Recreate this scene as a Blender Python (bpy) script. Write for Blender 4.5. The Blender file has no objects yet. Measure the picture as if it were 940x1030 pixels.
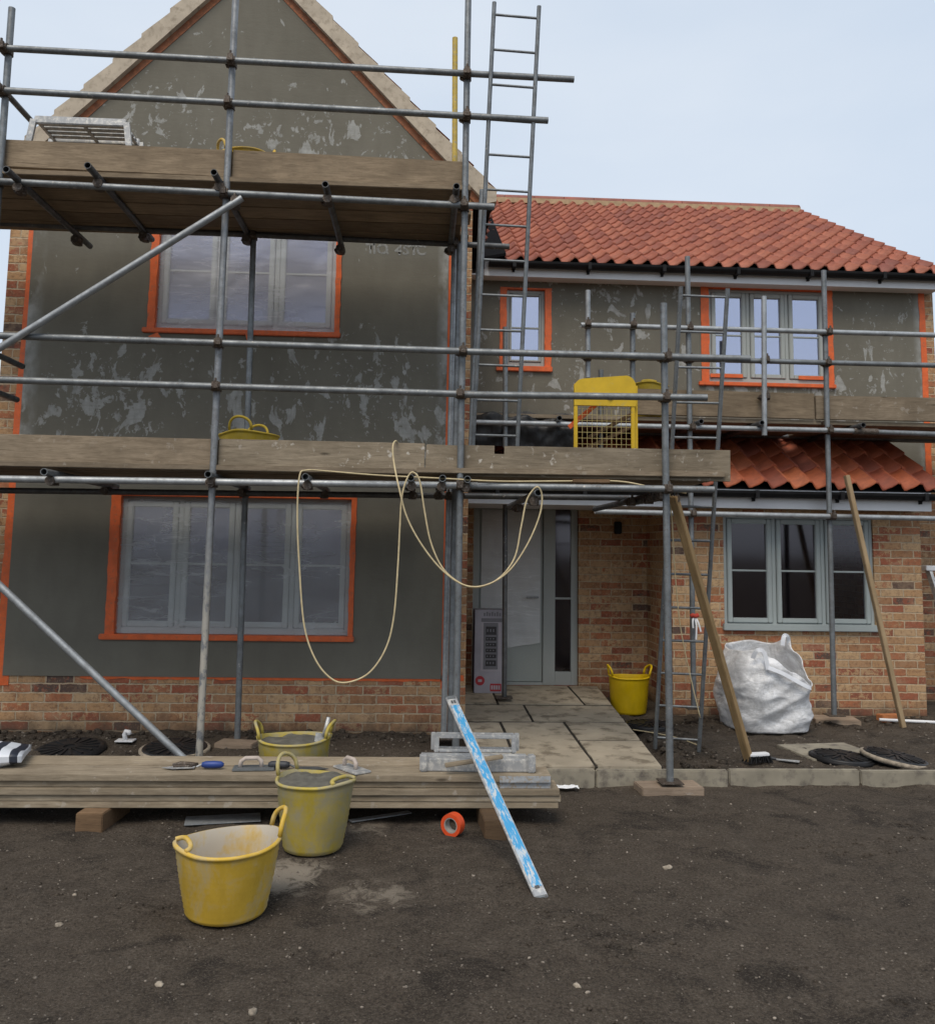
import bpy, bmesh, math, random
from mathutils import Vector, Matrix, noise
random.seed(11)
S = bpy.context.scene
COL = S.collection
R = math.radians

# ------------------------------------------------------------------ camera
F, CX, CY, PW = 900.0, 470.0, 455.0, 940.0
CAM = Vector((0, 0, 1.58))
ROT = Matrix.Rotation(R(-2.9), 3, 'Z') @ Matrix.Rotation(R(96.2), 3, 'X') @ Matrix.Rotation(R(0.89), 3, 'Z')
cd = bpy.data.cameras.new('camera')
cam = bpy.data.objects.new('camera', cd)
COL.objects.link(cam)
cd.sensor_fit = 'HORIZONTAL'
cd.sensor_width = 36
cd.lens = 36 * F / PW
cd.shift_x = 0
cd.shift_y = -(515 - CY) / PW
cd.clip_start = 0.05
cd.clip_end = 3000
cam.matrix_world = Matrix.Translation(CAM) @ ROT.to_4x4()
S.camera = cam


def ray(px, py):
    return ROT @ Vector(((px - CX) / F, -(py - CY) / F, -1))


def U(px, py, Y):            # where the photographed point lies on the plane y = Y
    d = ray(px, py)
    return CAM + d * (Y / d.y)


def G(px, py, z=0.0):        # where it lies on the level z
    d = ray(px, py)
    return CAM + d * ((z - CAM.z) / d.z)


# ------------------------------------------------------------------ materials
class M:
    def __init__(s, name):
        s.m = bpy.data.materials.new(name)
        s.m.use_nodes = True
        s.t = s.m.node_tree
        s.b = s.t.nodes['Principled BSDF']
        s.out = s.t.nodes['Material Output']

    def n(s, typ, **k):
        nd = s.t.nodes.new('ShaderNode' + typ)
        for a, v in k.items():
            setattr(nd, a, v)
        return nd

    def l(s, a, b):
        s.t.links.new(a, b)

    def sock(s, v, inp):
        if hasattr(v, 'links'):
            s.l(v, inp)
        else:
            inp.default_value = v

    def pos(s, scale=(1, 1, 1), obj=False, rnd=False):
        src = s.n('TexCoord').outputs['Object'] if obj else s.n('NewGeometry').outputs['Position']
        mp = s.n('Mapping')
        mp.inputs['Scale'].default_value = scale
        if rnd:
            oi = s.n('ObjectInfo')
            ad = s.n('VectorMath', operation='MULTIPLY_ADD')
            s.l(oi.outputs['Random'], ad.inputs[0])
            ad.inputs[1].default_value = (37, 19, 53)
            s.l(src, ad.inputs[2])
            src = ad.outputs[0]
        s.l(src, mp.inputs['Vector'])
        return mp.outputs[0]

    def noise(s, vec, scale=5, detail=4, rough=.55, dist=0):
        nd = s.n('TexNoise')
        s.l(vec, nd.inputs['Vector'])
        nd.inputs['Scale'].default_value = scale
        nd.inputs['Detail'].default_value = detail
        nd.inputs['Roughness'].default_value = rough
        nd.inputs['Distortion'].default_value = dist
        return nd.outputs['Fac']

    def ramp(s, fac, stops, interp='LINEAR'):
        nd = s.n('ValToRGB')
        cr = nd.color_ramp
        cr.interpolation = interp
        while len(cr.elements) < len(stops):
            cr.elements.new(0.5)
        for e, (p, c) in zip(cr.elements, stops):
            e.position = p
            e.color = (c, c, c, 1) if isinstance(c, (int, float)) else (*c, 1)
        s.l(fac, nd.inputs[0])
        return nd.outputs[0]

    def mix(s, f, a, b, mode='MIX'):
        nd = s.n('MixRGB', blend_type=mode)
        for v, i in ((f, 0), (a, 1), (b, 2)):
            if hasattr(v, 'links'):
                s.l(v, nd.inputs[i])
            elif i == 0:
                nd.inputs[0].default_value = v
            else:
                nd.inputs[i].default_value = (*v, 1) if len(v) == 3 else v
        return nd.outputs[0]

    def math(s, op, a, b=0.0, clamp=False):
        nd = s.n('Math', operation=op, use_clamp=clamp)
        s.sock(a, nd.inputs[0])
        s.sock(b, nd.inputs[1])
        return nd.outputs[0]

    def xyz(s, v):
        nd = s.n('SeparateXYZ')
        s.l(v, nd.inputs[0])
        return nd.outputs

    def set(s, color=None, rough=None, metal=None, spec=None, bump=None, bstr=.3, bdist=.01):
        if color is not None:
            if hasattr(color, 'links'):
                s.l(color, s.b.inputs['Base Color'])
            else:
                s.b.inputs['Base Color'].default_value = (*color, 1)
        for k, v in (('Roughness', rough), ('Metallic', metal), ('Specular IOR Level', spec)):
            if v is not None:
                s.sock(v, s.b.inputs[k])
        if bump is not None:
            bp = s.n('Bump')
            bp.inputs['Strength'].default_value = bstr
            bp.inputs['Distance'].default_value = bdist
            s.l(bump, bp.inputs['Height'])
            s.l(bp.outputs[0], s.b.inputs['Normal'])
        return s.m


def m_plain(name, c, rough=.6, metal=0, var=.12, scale=8, obj=False, spec=.4, bstr=0.0, c2=None, lo=.5, hi=.7):
    k = M(name)
    p = k.pos(obj=obj, rnd=obj)
    f = k.noise(p, scale, 5)
    a = tuple(x * (1 - var) for x in c)
    b = tuple(min(1, x * (1 + var)) for x in c)
    col = k.ramp(f, [(.3, a), (.7, b)])
    if c2:
        g = k.noise(p, scale * 2.3, 6, .65)
        col = k.mix(k.ramp(g, [(lo, 0.0), (hi, 1.0)]), col, c2)
    return k.set(col, rough, metal, spec, bump=f if bstr else None, bstr=bstr)


def m_soil():
    k = M('soil')
    p = k.pos()
    big = k.noise(p, .9, 5, .6)
    mid = k.noise(p, 7, 6, .65)
    fine = k.noise(p, 70, 5, .7)
    grit = k.noise(p, 210, 3, .7)
    col = k.ramp(mid, [(.25, (.050, .039, .030)), (.5, (.088, .071, .055)), (.75, (.136, .112, .088))])
    col = k.mix(k.ramp(big, [(.35, 0.0), (.65, .6)]), col, (.112, .091, .072))
    col = k.mix(k.ramp(k.noise(p, 2.3, 6, .7, .6), [(.52, 0.0), (.64, .85)]), col, (.030, .0245, .0205))
    col = k.mix(k.ramp(fine, [(.35, .6), (.60, 0.0)]), col, (.017, .0135, .011))
    col = k.mix(k.ramp(k.noise(p, 95, 4, .8), [(.52, 0.0), (.66, .75)]), col, (.16, .137, .113))
    col = k.mix(k.ramp(k.noise(p, 60, 4, .8, .4), [(.56, 0.0), (.68, .8)]), col, (.024, .0195, .016))
    sp = k.math('MULTIPLY', k.ramp(grit, [(.61, 0.0), (.68, 1.0)]), k.ramp(fine, [(.42, 0.0), (.6, 1.0)]))
    col = k.mix(k.math('MULTIPLY', sp, .75), col, (.27, .235, .195))
    # spilt dry mortar dust beside the tubs
    x, y, z = k.xyz(p)

    def spill(cx, cy, rx, ry):
        a = k.math('POWER', k.math('DIVIDE', k.math('SUBTRACT', x, cx), rx), 2)
        b = k.math('POWER', k.math('DIVIDE', k.math('SUBTRACT', y, cy), ry), 2)
        return k.math('SUBTRACT', 1.0, k.math('ADD', a, b), True)
    s1 = G(285, 880)
    s2 = G(375, 900)
    s3 = G(372, 836)
    sm = k.math('ADD', k.math('ADD', spill(s1.x, s1.y, .26, .30), k.math('MULTIPLY', spill(s2.x, s2.y, .22, .22), .6)), k.math('MULTIPLY', spill(s3.x, s3.y, .16, .16), .5))
    sm = k.math('MULTIPLY', k.ramp(sm, [(0, 0.0), (.05, .25), (1, 1.0)]), k.ramp(k.math('ADD', k.noise(p, 8, 8, .72, .8), k.math('MULTIPLY', sm, .22)), [(.54, 0.0), (.66, 1.0)]))
    col = k.mix(k.math('MULTIPLY', sm, 1.1, True), col, (.29, .25, .20))
    h = k.math('ADD', k.math('ADD', k.math('MULTIPLY', mid, .9), k.math('MULTIPLY', fine, .5)), k.math('MULTIPLY', grit, .25))
    return k.set(col, .95, 0, .12, h, 1.0, .03)


def m_render(name, z_lo, z_hi, amt, left, right):
    """grey basecoat with dried paler trowel patches between two heights"""
    k = M(name)
    p = k.pos()
    x, y, z = k.xyz(p)
    base = k.ramp(k.noise(p, 1.3, 5, .6), [(.3, (.150, .141, .115)), (.7, (.182, .172, .142))])
    base = k.mix(k.ramp(k.noise(k.pos((1.5, 1, .5)), 6, 5), [(.4, 0.0), (.75, .35)]), base, (.125, .115, .095))
    band = k.n('MapRange', interpolation_type='SMOOTHSTEP')
    k.l(z, band.inputs[0])
    band.inputs[1].default_value = z_lo
    band.inputs[2].default_value = z_lo + .1
    dens = k.ramp(k.math('DIVIDE', z, 8.0), [(p_, v_) for p_, v_ in amt])

    dn = k.math('MULTIPLY', k.math('SUBTRACT', dens, .5), .20)
    clus = k.math('MULTIPLY', k.math('SUBTRACT', k.noise(k.pos((1, 1, .8)), 1.4, 3, .5), .5), .30)

    def smear(sx, sz, sc_, det, rough, dist, T, wdt):
        f = k.noise(k.pos((sx, 1, sz)), sc_, det, rough, dist)
        f = k.math('ADD', k.math('ADD', f, dn), clus)
        return k.ramp(f, [(T, 0.0), (T + wdt, .8), (T + .1, 1.0)])
    th = k.math('MAXIMUM', smear(1.9, 1.15, 2.9, 8, .60, .55, .682, .012), k.math('MULTIPLY', smear(1.4, 1.0, 7.0, 6, .62, .5, .715, .025), .9))
    th = k.math('MAXIMUM', th, k.math('MULTIPLY', smear(1.0, 1.3, 17.0, 4, .6, .2, .745, .02), .8))
    strk = k.math('MULTIPLY', k.ramp(k.noise(k.pos((1.2, 1, 9)), 5, 5, .65), [(.36, .8), (.50, 1.0)]),
                  k.ramp(k.noise(k.pos((9, 1, 1.4)), 5, 5, .65), [(.33, .72), (.48, 1.0)]))
    th = k.math('MULTIPLY', th, strk)
    edge = k.math('ADD', k.ramp(k.math('SUBTRACT', x, left), [(.02, 1.0), (.14, 0.0)]), k.ramp(k.math('SUBTRACT', right, x), [(.02, 1.0), (.10, 0.0)]))
    edge = k.math('MULTIPLY', edge, k.ramp(k.noise(k.pos((2, 1, 1)), 4, 4), [(.42, 0.0), (.6, .9)]))
    sm = k.math('MULTIPLY', th, band.outputs[0])
    sm = k.math('MAXIMUM', sm, k.math('MULTIPLY', edge, band.outputs[0]))
    tone = k.ramp(k.noise(p, 14, 4), [(.3, (.28, .285, .272)), (.7, (.41, .415, .40))])
    col = k.mix(k.math('MULTIPLY', sm, .93), base, tone)
    bumph = k.math('ADD', k.noise(k.pos((1, 1, 2.5)), 12, 6, .65), k.math('MULTIPLY', sm, .15))
    return k.set(col, .92, 0, .15, bumph, .25, .008)


def m_brick(name, along='xy'):
    k = M(name)
    p = k.pos()
    x, y, z = k.xyz(p)
    wob = k.math('MULTIPLY', k.math('SUBTRACT', k.noise(p, 22, 4, .65), .5), .022)
    cb = k.n('CombineXYZ')
    k.l(k.math('ADD', k.math('ADD', x, y), wob), cb.inputs[0])
    k.l(k.math('ADD', k.math('ADD', z, .012), wob), cb.inputs[1])
    br = k.n('TexBrick')
    br.offset = .5
    br.squash = 1
    k.l(cb.outputs[0], br.inputs['Vector'])
    for i, v in (('Scale', 1.0), ('Mortar Size', .0075), ('Mortar Smooth', .5), ('Bias', 0.0), ('Brick Width', .225), ('Row Height', .075)):
        br.inputs[i].default_value = v
    br.inputs['Color1'].default_value = (0, 0, 0, 1)
    br.inputs['Color2'].default_value = (1, 1, 1, 1)
    br.inputs['Mortar'].default_value = (.3, .3, .3, 1)
    tint = k.xyz(br.outputs['Color'])[0]
    tint = k.math('ADD', tint, k.math('MULTIPLY', k.math('SUBTRACT', k.noise(p, 19, 6, .72, .5), .5), .26))
    c = k.ramp(tint, [(0, (.40, .235, .115)), (.16, (.30, .15, .072)), (.30, (.45, .30, .165)), (.46, (.34, .125, .058)), (.54, (.37, .215, .11)),
                      (.68, (.29, .085, .045)), (.80, (.42, .265, .14)), (.88, (.235, .068, .04)), (.95, (.085, .06, .052))], 'CONSTANT')
    nz = k.noise(p, 30, 6, .75)
    nz2 = k.noise(p, 7, 5, .65, .4)
    nz3 = k.noise(p, 1.1, 4, .6)
    c = k.mix(k.ramp(nz, [(.36, .7), (.52, 0.0)]), c, (.13, .068, .042))
    c = k.mix(k.ramp(k.noise(p, 48, 5, .75), [(.54, 0.0), (.72, .6)]), c, (.46, .34, .225))
    c = k.mix(k.ramp(nz2, [(.50, 0.0), (.72, .45)]), c, (.42, .30, .19))
    c = k.mix(k.ramp(nz3, [(.38, .25), (.6, 0.0)]), c, (.15, .085, .05))
    mort = k.ramp(nz, [(.3, (.31, .235, .155)), (.7, (.47, .38, .265))])
    c = k.mix(k.math('MULTIPLY', br.outputs['Fac'], k.ramp(nz2, [(.3, .6), (.5, 1.0)])), c, mort)
    # splashed soil at the foot of the wall
    dz = k.n('MapRange')
    k.l(k.math('ADD', z, k.math('MULTIPLY', k.math('SUBTRACT', k.noise(p, 6, 5), .5), .3)), dz.inputs[0])
    dz.inputs[1].default_value = .05
    dz.inputs[2].default_value = .2
    dz.inputs[3].default_value = .75
    dz.inputs[4].default_value = 0
    hs_ = k.n('HueSaturation')
    hs_.inputs['Value'].default_value = 1.20
    hs_.inputs['Saturation'].default_value = .98
    k.l(c, hs_.inputs['Color'])
    c = hs_.outputs[0]
    c = k.mix(dz.outputs[0], c, (.07, .055, .043))
    h = k.math('ADD', k.math('MULTIPLY', br.outputs['Fac'], -.8), k.math('MULTIPLY', nz, .5))
    return k.set(c, .9, 0, .2, h, .8, .008)


def m_tile(name, cols):
    k = M(name)
    at = k.n('Attribute', attribute_name='rnd')
    c = k.ramp(at.outputs['Fac'], cols)
    p = k.pos()
    f = k.noise(p, 9, 6, .7)
    c = k.mix(k.ramp(f, [(.35, .45), (.6, 0.0)]), c, (.12, .036, .024))
    g = k.noise(p, 45, 4, .7)
    c = k.mix(k.ramp(g, [(.6, 0.0), (.8, .3)]), c, (.45, .22, .14))
    return k.set(c, .62, 0, .35, g, .25, .005)


def m_steel(name, base=(.20, .215, .225), rust=.5, splash=0.0):
    k = M(name)
    p = k.pos()
    f = k.noise(p, 11, 6, .7)
    g = k.noise(p, 55, 4, .7)
    c = k.ramp(f, [(.28, tuple(v * .62 for v in base)), (.55, base), (.8, tuple(min(1, v * 1.35) for v in base))])
    c = k.mix(k.math('MULTIPLY', k.ramp(g, [(.54, 0.0), (.66, rust)]), k.ramp(k.noise(p, 4.5, 4), [(.42, 0.0), (.58, 1.0)])), c, (.10, .062, .04))
    c = k.mix(k.math('MULTIPLY', k.ramp(k.noise(p, 34, 4, .65), [(.63, 0.0), (.68, .7)]), k.ramp(k.noise(p, 2.1, 3), [(.5, 0.0), (.6, 1.0)])), c, (.46, .44, .40))
    if splash:
        h = k.noise(k.pos((1, 1, .55)), 26, 5, .7)
        z = k.xyz(p)[2]
        lim = k.ramp(k.math('MULTIPLY', z, .5), [(.45, 1.0), (.82, 0.0)])
        c = k.mix(k.math('MULTIPLY', k.ramp(h, [(.40, 0.0), (.50, splash)]), lim), c, (.5, .47, .41))
    rgh = k.ramp(f, [(.3, .62), (.7, .42)])
    return k.set(c, rgh, .55, .4, g, .12, .003)


def m_wood(name, dark, light, splat=0.0, obj=True, rough=.85, knots=True):
    k = M(name)
    p = k.pos((2.0, 15, 15), obj=obj, rnd=True)
    q = k.pos((1, 1, 1), obj=obj, rnd=True)
    f = k.noise(p, 2.6, 7, .68, .6)
    g = k.noise(q, 3.0, 5, .6)
    c = k.ramp(f, [(.25, dark), (.5, tuple((a + b) / 2 for a, b in zip(dark, light))), (.75, light)])
    c = k.mix(k.ramp(g, [(.35, .5), (.6, 0.0)]), c, tuple(v * .75 for v in dark))
    fi = k.noise(k.pos((4, 90, 90), obj=obj, rnd=True), 2, 3, .6)
    c = k.mix(k.ramp(fi, [(.30, .6), (.42, 0.0)]), c, tuple(v * .45 for v in dark))
    if knots:
        vo = k.n('TexVoronoi')
        k.l(k.pos((1.3, 5, 5), obj=obj, rnd=True), vo.inputs['Vector'])
        vo.inputs['Scale'].default_value = 1.4
        c = k.mix(k.ramp(vo.outputs['Distance'], [(.03, .85), (.09, 0.0)]), c, tuple(v * .3 for v in dark))
    oi = k.n('ObjectInfo')
    hv = k.n('HueSaturation')
    k.l(c, hv.inputs['Color'])
    k.l(k.ramp(oi.outputs['Random'], [(0, .82), (1, 1.18)]), hv.inputs['Value'])
    c = hv.outputs[0]
    if splat:
        s = k.noise(q, 17, 5, .62)
        s2 = k.noise(q, 2.2, 3, .5)
        m = k.math('MULTIPLY', k.ramp(s, [(.60, 0.0), (.66, 1.0)]), k.ramp(s2, [(.42, 0.0), (.58, 1.0)]))
        c = k.mix(k.math('MULTIPLY', m, splat), c, (.5, .47, .42))
    return k.set(c, rough, 0, .25, f, .35, .004)


def m_glass(name, tint, refl, rough=.02, gcol=(.95, .96, 1), mult=1.3):
    k = M(name)
    fr = k.n('Fresnel')
    fr.inputs[0].default_value = 1.5
    tr = k.n('BsdfTransparent')
    tr.inputs[0].default_value = (*tint, 1)
    gl = k.n('BsdfGlossy')
    gl.inputs['Color'].default_value = (*gcol, 1)
    gl.inputs['Roughness'].default_value = rough
    nz = k.noise(k.pos(), 1.7, 2)
    bp = k.n('Bump')
    bp.inputs['Strength'].default_value = .025
    bp.inputs['Distance'].default_value = .02
    k.l(nz, bp.inputs['Height'])
    k.l(bp.outputs[0], gl.inputs['Normal'])
    mx = k.n('MixShader')
    f = k.math('MAXIMUM', k.math('MULTIPLY', fr.outputs[0], mult), refl, True)
    k.l(f, mx.inputs[0])
    k.l(tr.outputs[0], mx.inputs[1])
    k.l(gl.outputs[0], mx.inputs[2])
    k.l(mx.outputs[0], k.out.inputs[0])
    return k.m


def m_sheet(name, opac, col=(.62, .65, .68), rough=.25, cre=.3):
    """clear polythene: partly see-through, softly milky, glossy creases"""
    k = M(name)
    tr = k.n('BsdfTransparent')
    tr.inputs[0].default_value = (.93, .94, .95, 1)
    k.set(col, rough, 0, .6)
    def folds(rot, sx, sy, sc_, det):
        mp = k.n('Mapping')
        mp.inputs['Rotation'].default_value = (0, R(rot), 0)
        mp.inputs['Scale'].default_value = (sx, 1, sy)
        k.l(k.n('NewGeometry').outputs['Position'], mp.inputs['Vector'])
        return k.noise(mp.outputs[0], sc_, det, .5, .25)
    f1, f2 = folds(28, .45, 2.6, 2.6, 3), folds(-12, .6, 3.0, 4.0, 2)
    big = k.noise(k.pos((1, 1, 1)), 1.6, 2, .5)
    bp = k.n('Bump')
    bp.inputs['Strength'].default_value = .5
    bp.inputs['Distance'].default_value = .03
    k.l(k.math('ADD', f1, k.math('MULTIPLY', f2, .5)), bp.inputs['Height'])
    k.l(bp.outputs[0], k.b.inputs['Normal'])
    l1 = k.ramp(f1, [(.485, 0.0), (.5, 1.0), (.506, 0.0)])
    l2 = k.ramp(f2, [(.54, 0.0), (.555, .7), (.565, 0.0)])
    cr = k.math('MULTIPLY', k.math('MULTIPLY', k.math('MAXIMUM', l1, l2), cre), k.ramp(big, [(.42, .1), (.6, 1.0)]))
    cr = k.math('ADD', cr, k.math('MULTIPLY', k.math('SUBTRACT', big, .5), .18))
    mx = k.n('MixShader')
    k.l(k.math('ADD', cr, opac, True), mx.inputs[0])
    k.l(tr.outputs[0], mx.inputs[1])
    k.l(k.b.outputs[0], mx.inputs[2])
    k.l(mx.outputs[0], k.out.inputs[0])
    return k.m


def m_plastic(name, base, dirt, amt, lo=.48, hi=.66, rough=.45):
    k = M(name)
    p = k.pos(obj=True, rnd=True)
    f = k.noise(p, 5.5, 6, .68, .5)
    g = k.noise(k.pos((1, 1, .4), obj=True, rnd=True), 16, 5, .65)
    c = k.ramp(g, [(.3, tuple(v * .82 for v in base)), (.7, base)])
    d = k.ramp(k.math('ADD', k.math('MULTIPLY', f, .7), k.math('MULTIPLY', g, .3)), [(lo, 0.0), (hi, amt)])
    c = k.mix(d, c, dirt)
    return k.set(c, k.ramp(f, [(.4, rough), (.7, .85)]), 0, .35, g, .15, .003)


soil = m_soil()
render_l = m_render('grey_basecoat', 2.12, 7.4, [(0, 1.02), (.36, 1.02), (.41, .88), (.45, .45), (.52, .62), (.62, .95), (.68, .85), (.85, .45)], -3.38, .196)
render_r = m_render('grey_basecoat_wing', 2.4, 6.0, [(0, .95), (.42, .95), (.5, .75), (.58, 1.05)], .4, 5.5)
brick = m_brick('stock_brick')
tile = m_tile('clay_pantile', [(0, (.26, .078, .05)), (.3, (.33, .10, .058)), (.6, (.385, .13, .075)), (.85, (.32, .098, .06)), (1, (.23, .075, .055))])
tile_new = m_tile('clay_pantile_low', [(0, (.36, .082, .036)), (.35, (.43, .112, .046)), (.65, (.48, .145, .06)), (.85, (.34, .085, .042)), (1, (.25, .07, .045))])
ridge_m = m_plain('ridge_clay', (.25, .085, .06), .75, var=.3, scale=4, c2=(.2, .1, .08))
mortar_y = m_plain('sand_mortar', (.42, .31, .19), .95, var=.2, scale=12, bstr=.3)
verge_m = m_plain('verge_mortar', (.47, .405, .32), .9, var=.14, scale=7, bstr=.25, c2=(.30, .25, .19))
rake_m = m_plain('taped_rake', (.25, .105, .055), .8, var=.3, scale=9, c2=(.38, .14, .065), lo=.48, hi=.6)
tape_m = m_plain('orange_tape', (.66, .125, .03), .5, var=.15, scale=14, c2=(.46, .13, .06), lo=.54, hi=.68, bstr=.4)
white_m = m_plain('white_upvc', (.70, .71, .73), .4, var=.05, scale=4)
black_m = m_plain('black_plastic', (.011, .011, .012), .55, var=.3, scale=9, spec=.2)
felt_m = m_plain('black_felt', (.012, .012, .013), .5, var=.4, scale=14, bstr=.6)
sage = m_plain('sage_frame', (.36, .385, .37), .5, var=.06, scale=3)
sage_b = m_plain('sage_blue_frame', (.32, .36, .36), .42, var=.05, scale=3)
door_m = m_plain('sage_door', (.33, .355, .335), .5, var=.06, scale=3)
inner_m = m_plain('plasterboard', (.40, .36, .37), .9, var=.1, scale=2)
glass_up = m_glass('glass_reflecting_sky', (.55, .57, .7), .50, .03, (.80, .84, 1))
glass_film = m_glass('glass_behind_film', (.42, .44, .56), .36, .32, (.74, .77, .98))
glass_lo = m_glass('glass_dark', (.82, .75, .78), .05, .08, mult=.9)
glass_mid = m_glass('glass_behind_sheet', (.55, .55, .66), .10, .12, (.8, .82, 1), mult=.6)
sheet_m = m_sheet('clear_polythene', .27, (.78, .80, .82), cre=.16)
sheet_up = m_sheet('clear_polythene_upper', .28, (.78, .79, .86), cre=.10)
sheet_door = m_sheet('door_film', .74, (.70, .71, .71), .4, cre=.15)
steel = m_steel('galvanised_tube')
steel_l = m_steel('bright_galvanised_tube', (.34, .36, .375), .3)
steel_w = m_steel('splashed_tube', (.24, .25, .26), .4, .95)
steel_d = m_steel('dull_tube', (.12, .125, .13), .8)
rusty = m_plain('rusty_coupler', (.085, .066, .052), .6, .5, var=.35, scale=30, c2=(.22, .2, .18), lo=.52, hi=.7)
alu_m = m_plain('splashed_aluminium', (.40, .41, .42), .5, .5, var=.15, scale=14, c2=(.62, .61, .58), lo=.48, hi=.62)
yellow_pole = m_plain('yellow_paint', (.50, .36, .07), .6, var=.2, scale=20, c2=(.3, .28, .22))
board_m = m_wood('scaffold_board', (.14, .108, .074), (.31, .25, .18), .25)
board_s = m_wood('splashed_board', (.155, .125, .088), (.34, .285, .21), .9)
board_u = m_wood('upper_board', (.16, .12, .08), (.34, .265, .18), .0)
plank_m = m_wood('stacked_plank', (.20, .158, .108), (.41, .345, .255), .35)
batten_m = m_wood('new_timber', (.27, .18, .085), (.45, .31, .16), .0)
batten_l = m_wood('pale_timber', (.36, .26, .15), (.52, .39, .24), .0)
block_m = m_wood('timber_block', (.10, .062, .035), (.22, .14, .08), .0)
sole_m = m_wood('sole_board', (.22, .165, .12), (.42, .33, .25), .3)
tub_dirty = m_plastic('used_yellow_tub', (.62, .40, .05), (.43, .37, .24), .8, .47, .62)
tub_caked = m_plastic('caked_yellow_tub', (.48, .37, .055), (.30, .28, .205), .8, .43, .58)
tub_clean = m_plastic('clean_yellow_tub', (.66, .44, .006), (.5, .37, .02), .5, .6, .8, .35)
tub_pale = m_plastic('pale_yellow_tub', (.47, .335, .03), (.4, .33, .15), .6, .5, .7)
tub_in = m_plastic('tub_lining', (.55, .39, .14), (.44, .40, .34), .95, .36, .5)
mortar = m_plain('wet_mortar', (.105, .10, .085), .75, var=.25, scale=20, bstr=.7)
gate_m = m_plain('yellow_gate', (.60, .40, .02), .45, var=.1, scale=9, c2=(.45, .36, .12), lo=.6, hi=.8)
mesh_m = m_plain('gate_mesh', (.46, .38, .16), .5, .2, var=.1)
slab_m = m_plain('sandstone_slab', (.34, .295, .225), .85, var=.22, scale=2.6, bstr=.3, c2=(.165, .138, .10), lo=.50, hi=.63)
joint_m = m_plain('slab_joint', (.03, .025, .02), .95, var=.3, scale=15)
kerb_m = m_plain('concrete_edging', (.25, .225, .175), .9, var=.2, scale=5, bstr=.3, c2=(.115, .10, .085))
rope_m = m_plain('cream_rope', (.52, .43, .26), .8, var=.15, scale=30)
cover_m = m_plain('black_cover', (.013, .013, .014), .45, var=.4, scale=14)
bag_m = None
blue_m = None


def m_blue():
    k = M('scuffed_blue_paint')
    f = k.noise(k.pos((2.5, 12, 12), obj=True), 5, 6, .72, .5)
    c = k.mix(k.ramp(f, [(.50, 0.0), (.57, 1.0)]), (.055, .30, .56), (.48, .52, .54))
    return k.set(c, .4, .1, .4)


def m_bulk():
    k = M('white_woven_bag')
    p = k.pos()
    f = k.noise(p, 4.5, 6, .66, 1.2)
    c = k.ramp(f, [(.3, (.60, .60, .60)), (.6, (.80, .81, .83))])
    g = k.math('ADD', k.noise(k.pos((1, 1, .6)), 9, 6, .65, 1.5), k.math('MULTIPLY', k.math('ABSOLUTE', k.math('SUBTRACT', k.noise(k.pos((1, 1, 2.2)), 7, 4, .6, 1.0), .5)), -.9))
    k.set(c, .26, 0, .6, g, .5, .03)
    tr = k.n('BsdfTransparent')
    tr.inputs[0].default_value = (.92, .93, .95, 1)
    mx = k.n('MixShader')
    x_ = k.xyz(p)[0]
    k.l(k.math('ADD', k.ramp(f, [(.35, .62), (.62, .95)]), 0.0, True), mx.inputs[0])
    k.l(tr.outputs[0], mx.inputs[1])
    k.l(k.b.outputs[0], mx.inputs[2])
    k.l(mx.outputs[0], k.out.inputs[0])
    return k.m


blue_m = m_blue()
bag_m = m_bulk()

# ------------------------------------------------------------------ mesh helpers


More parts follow.
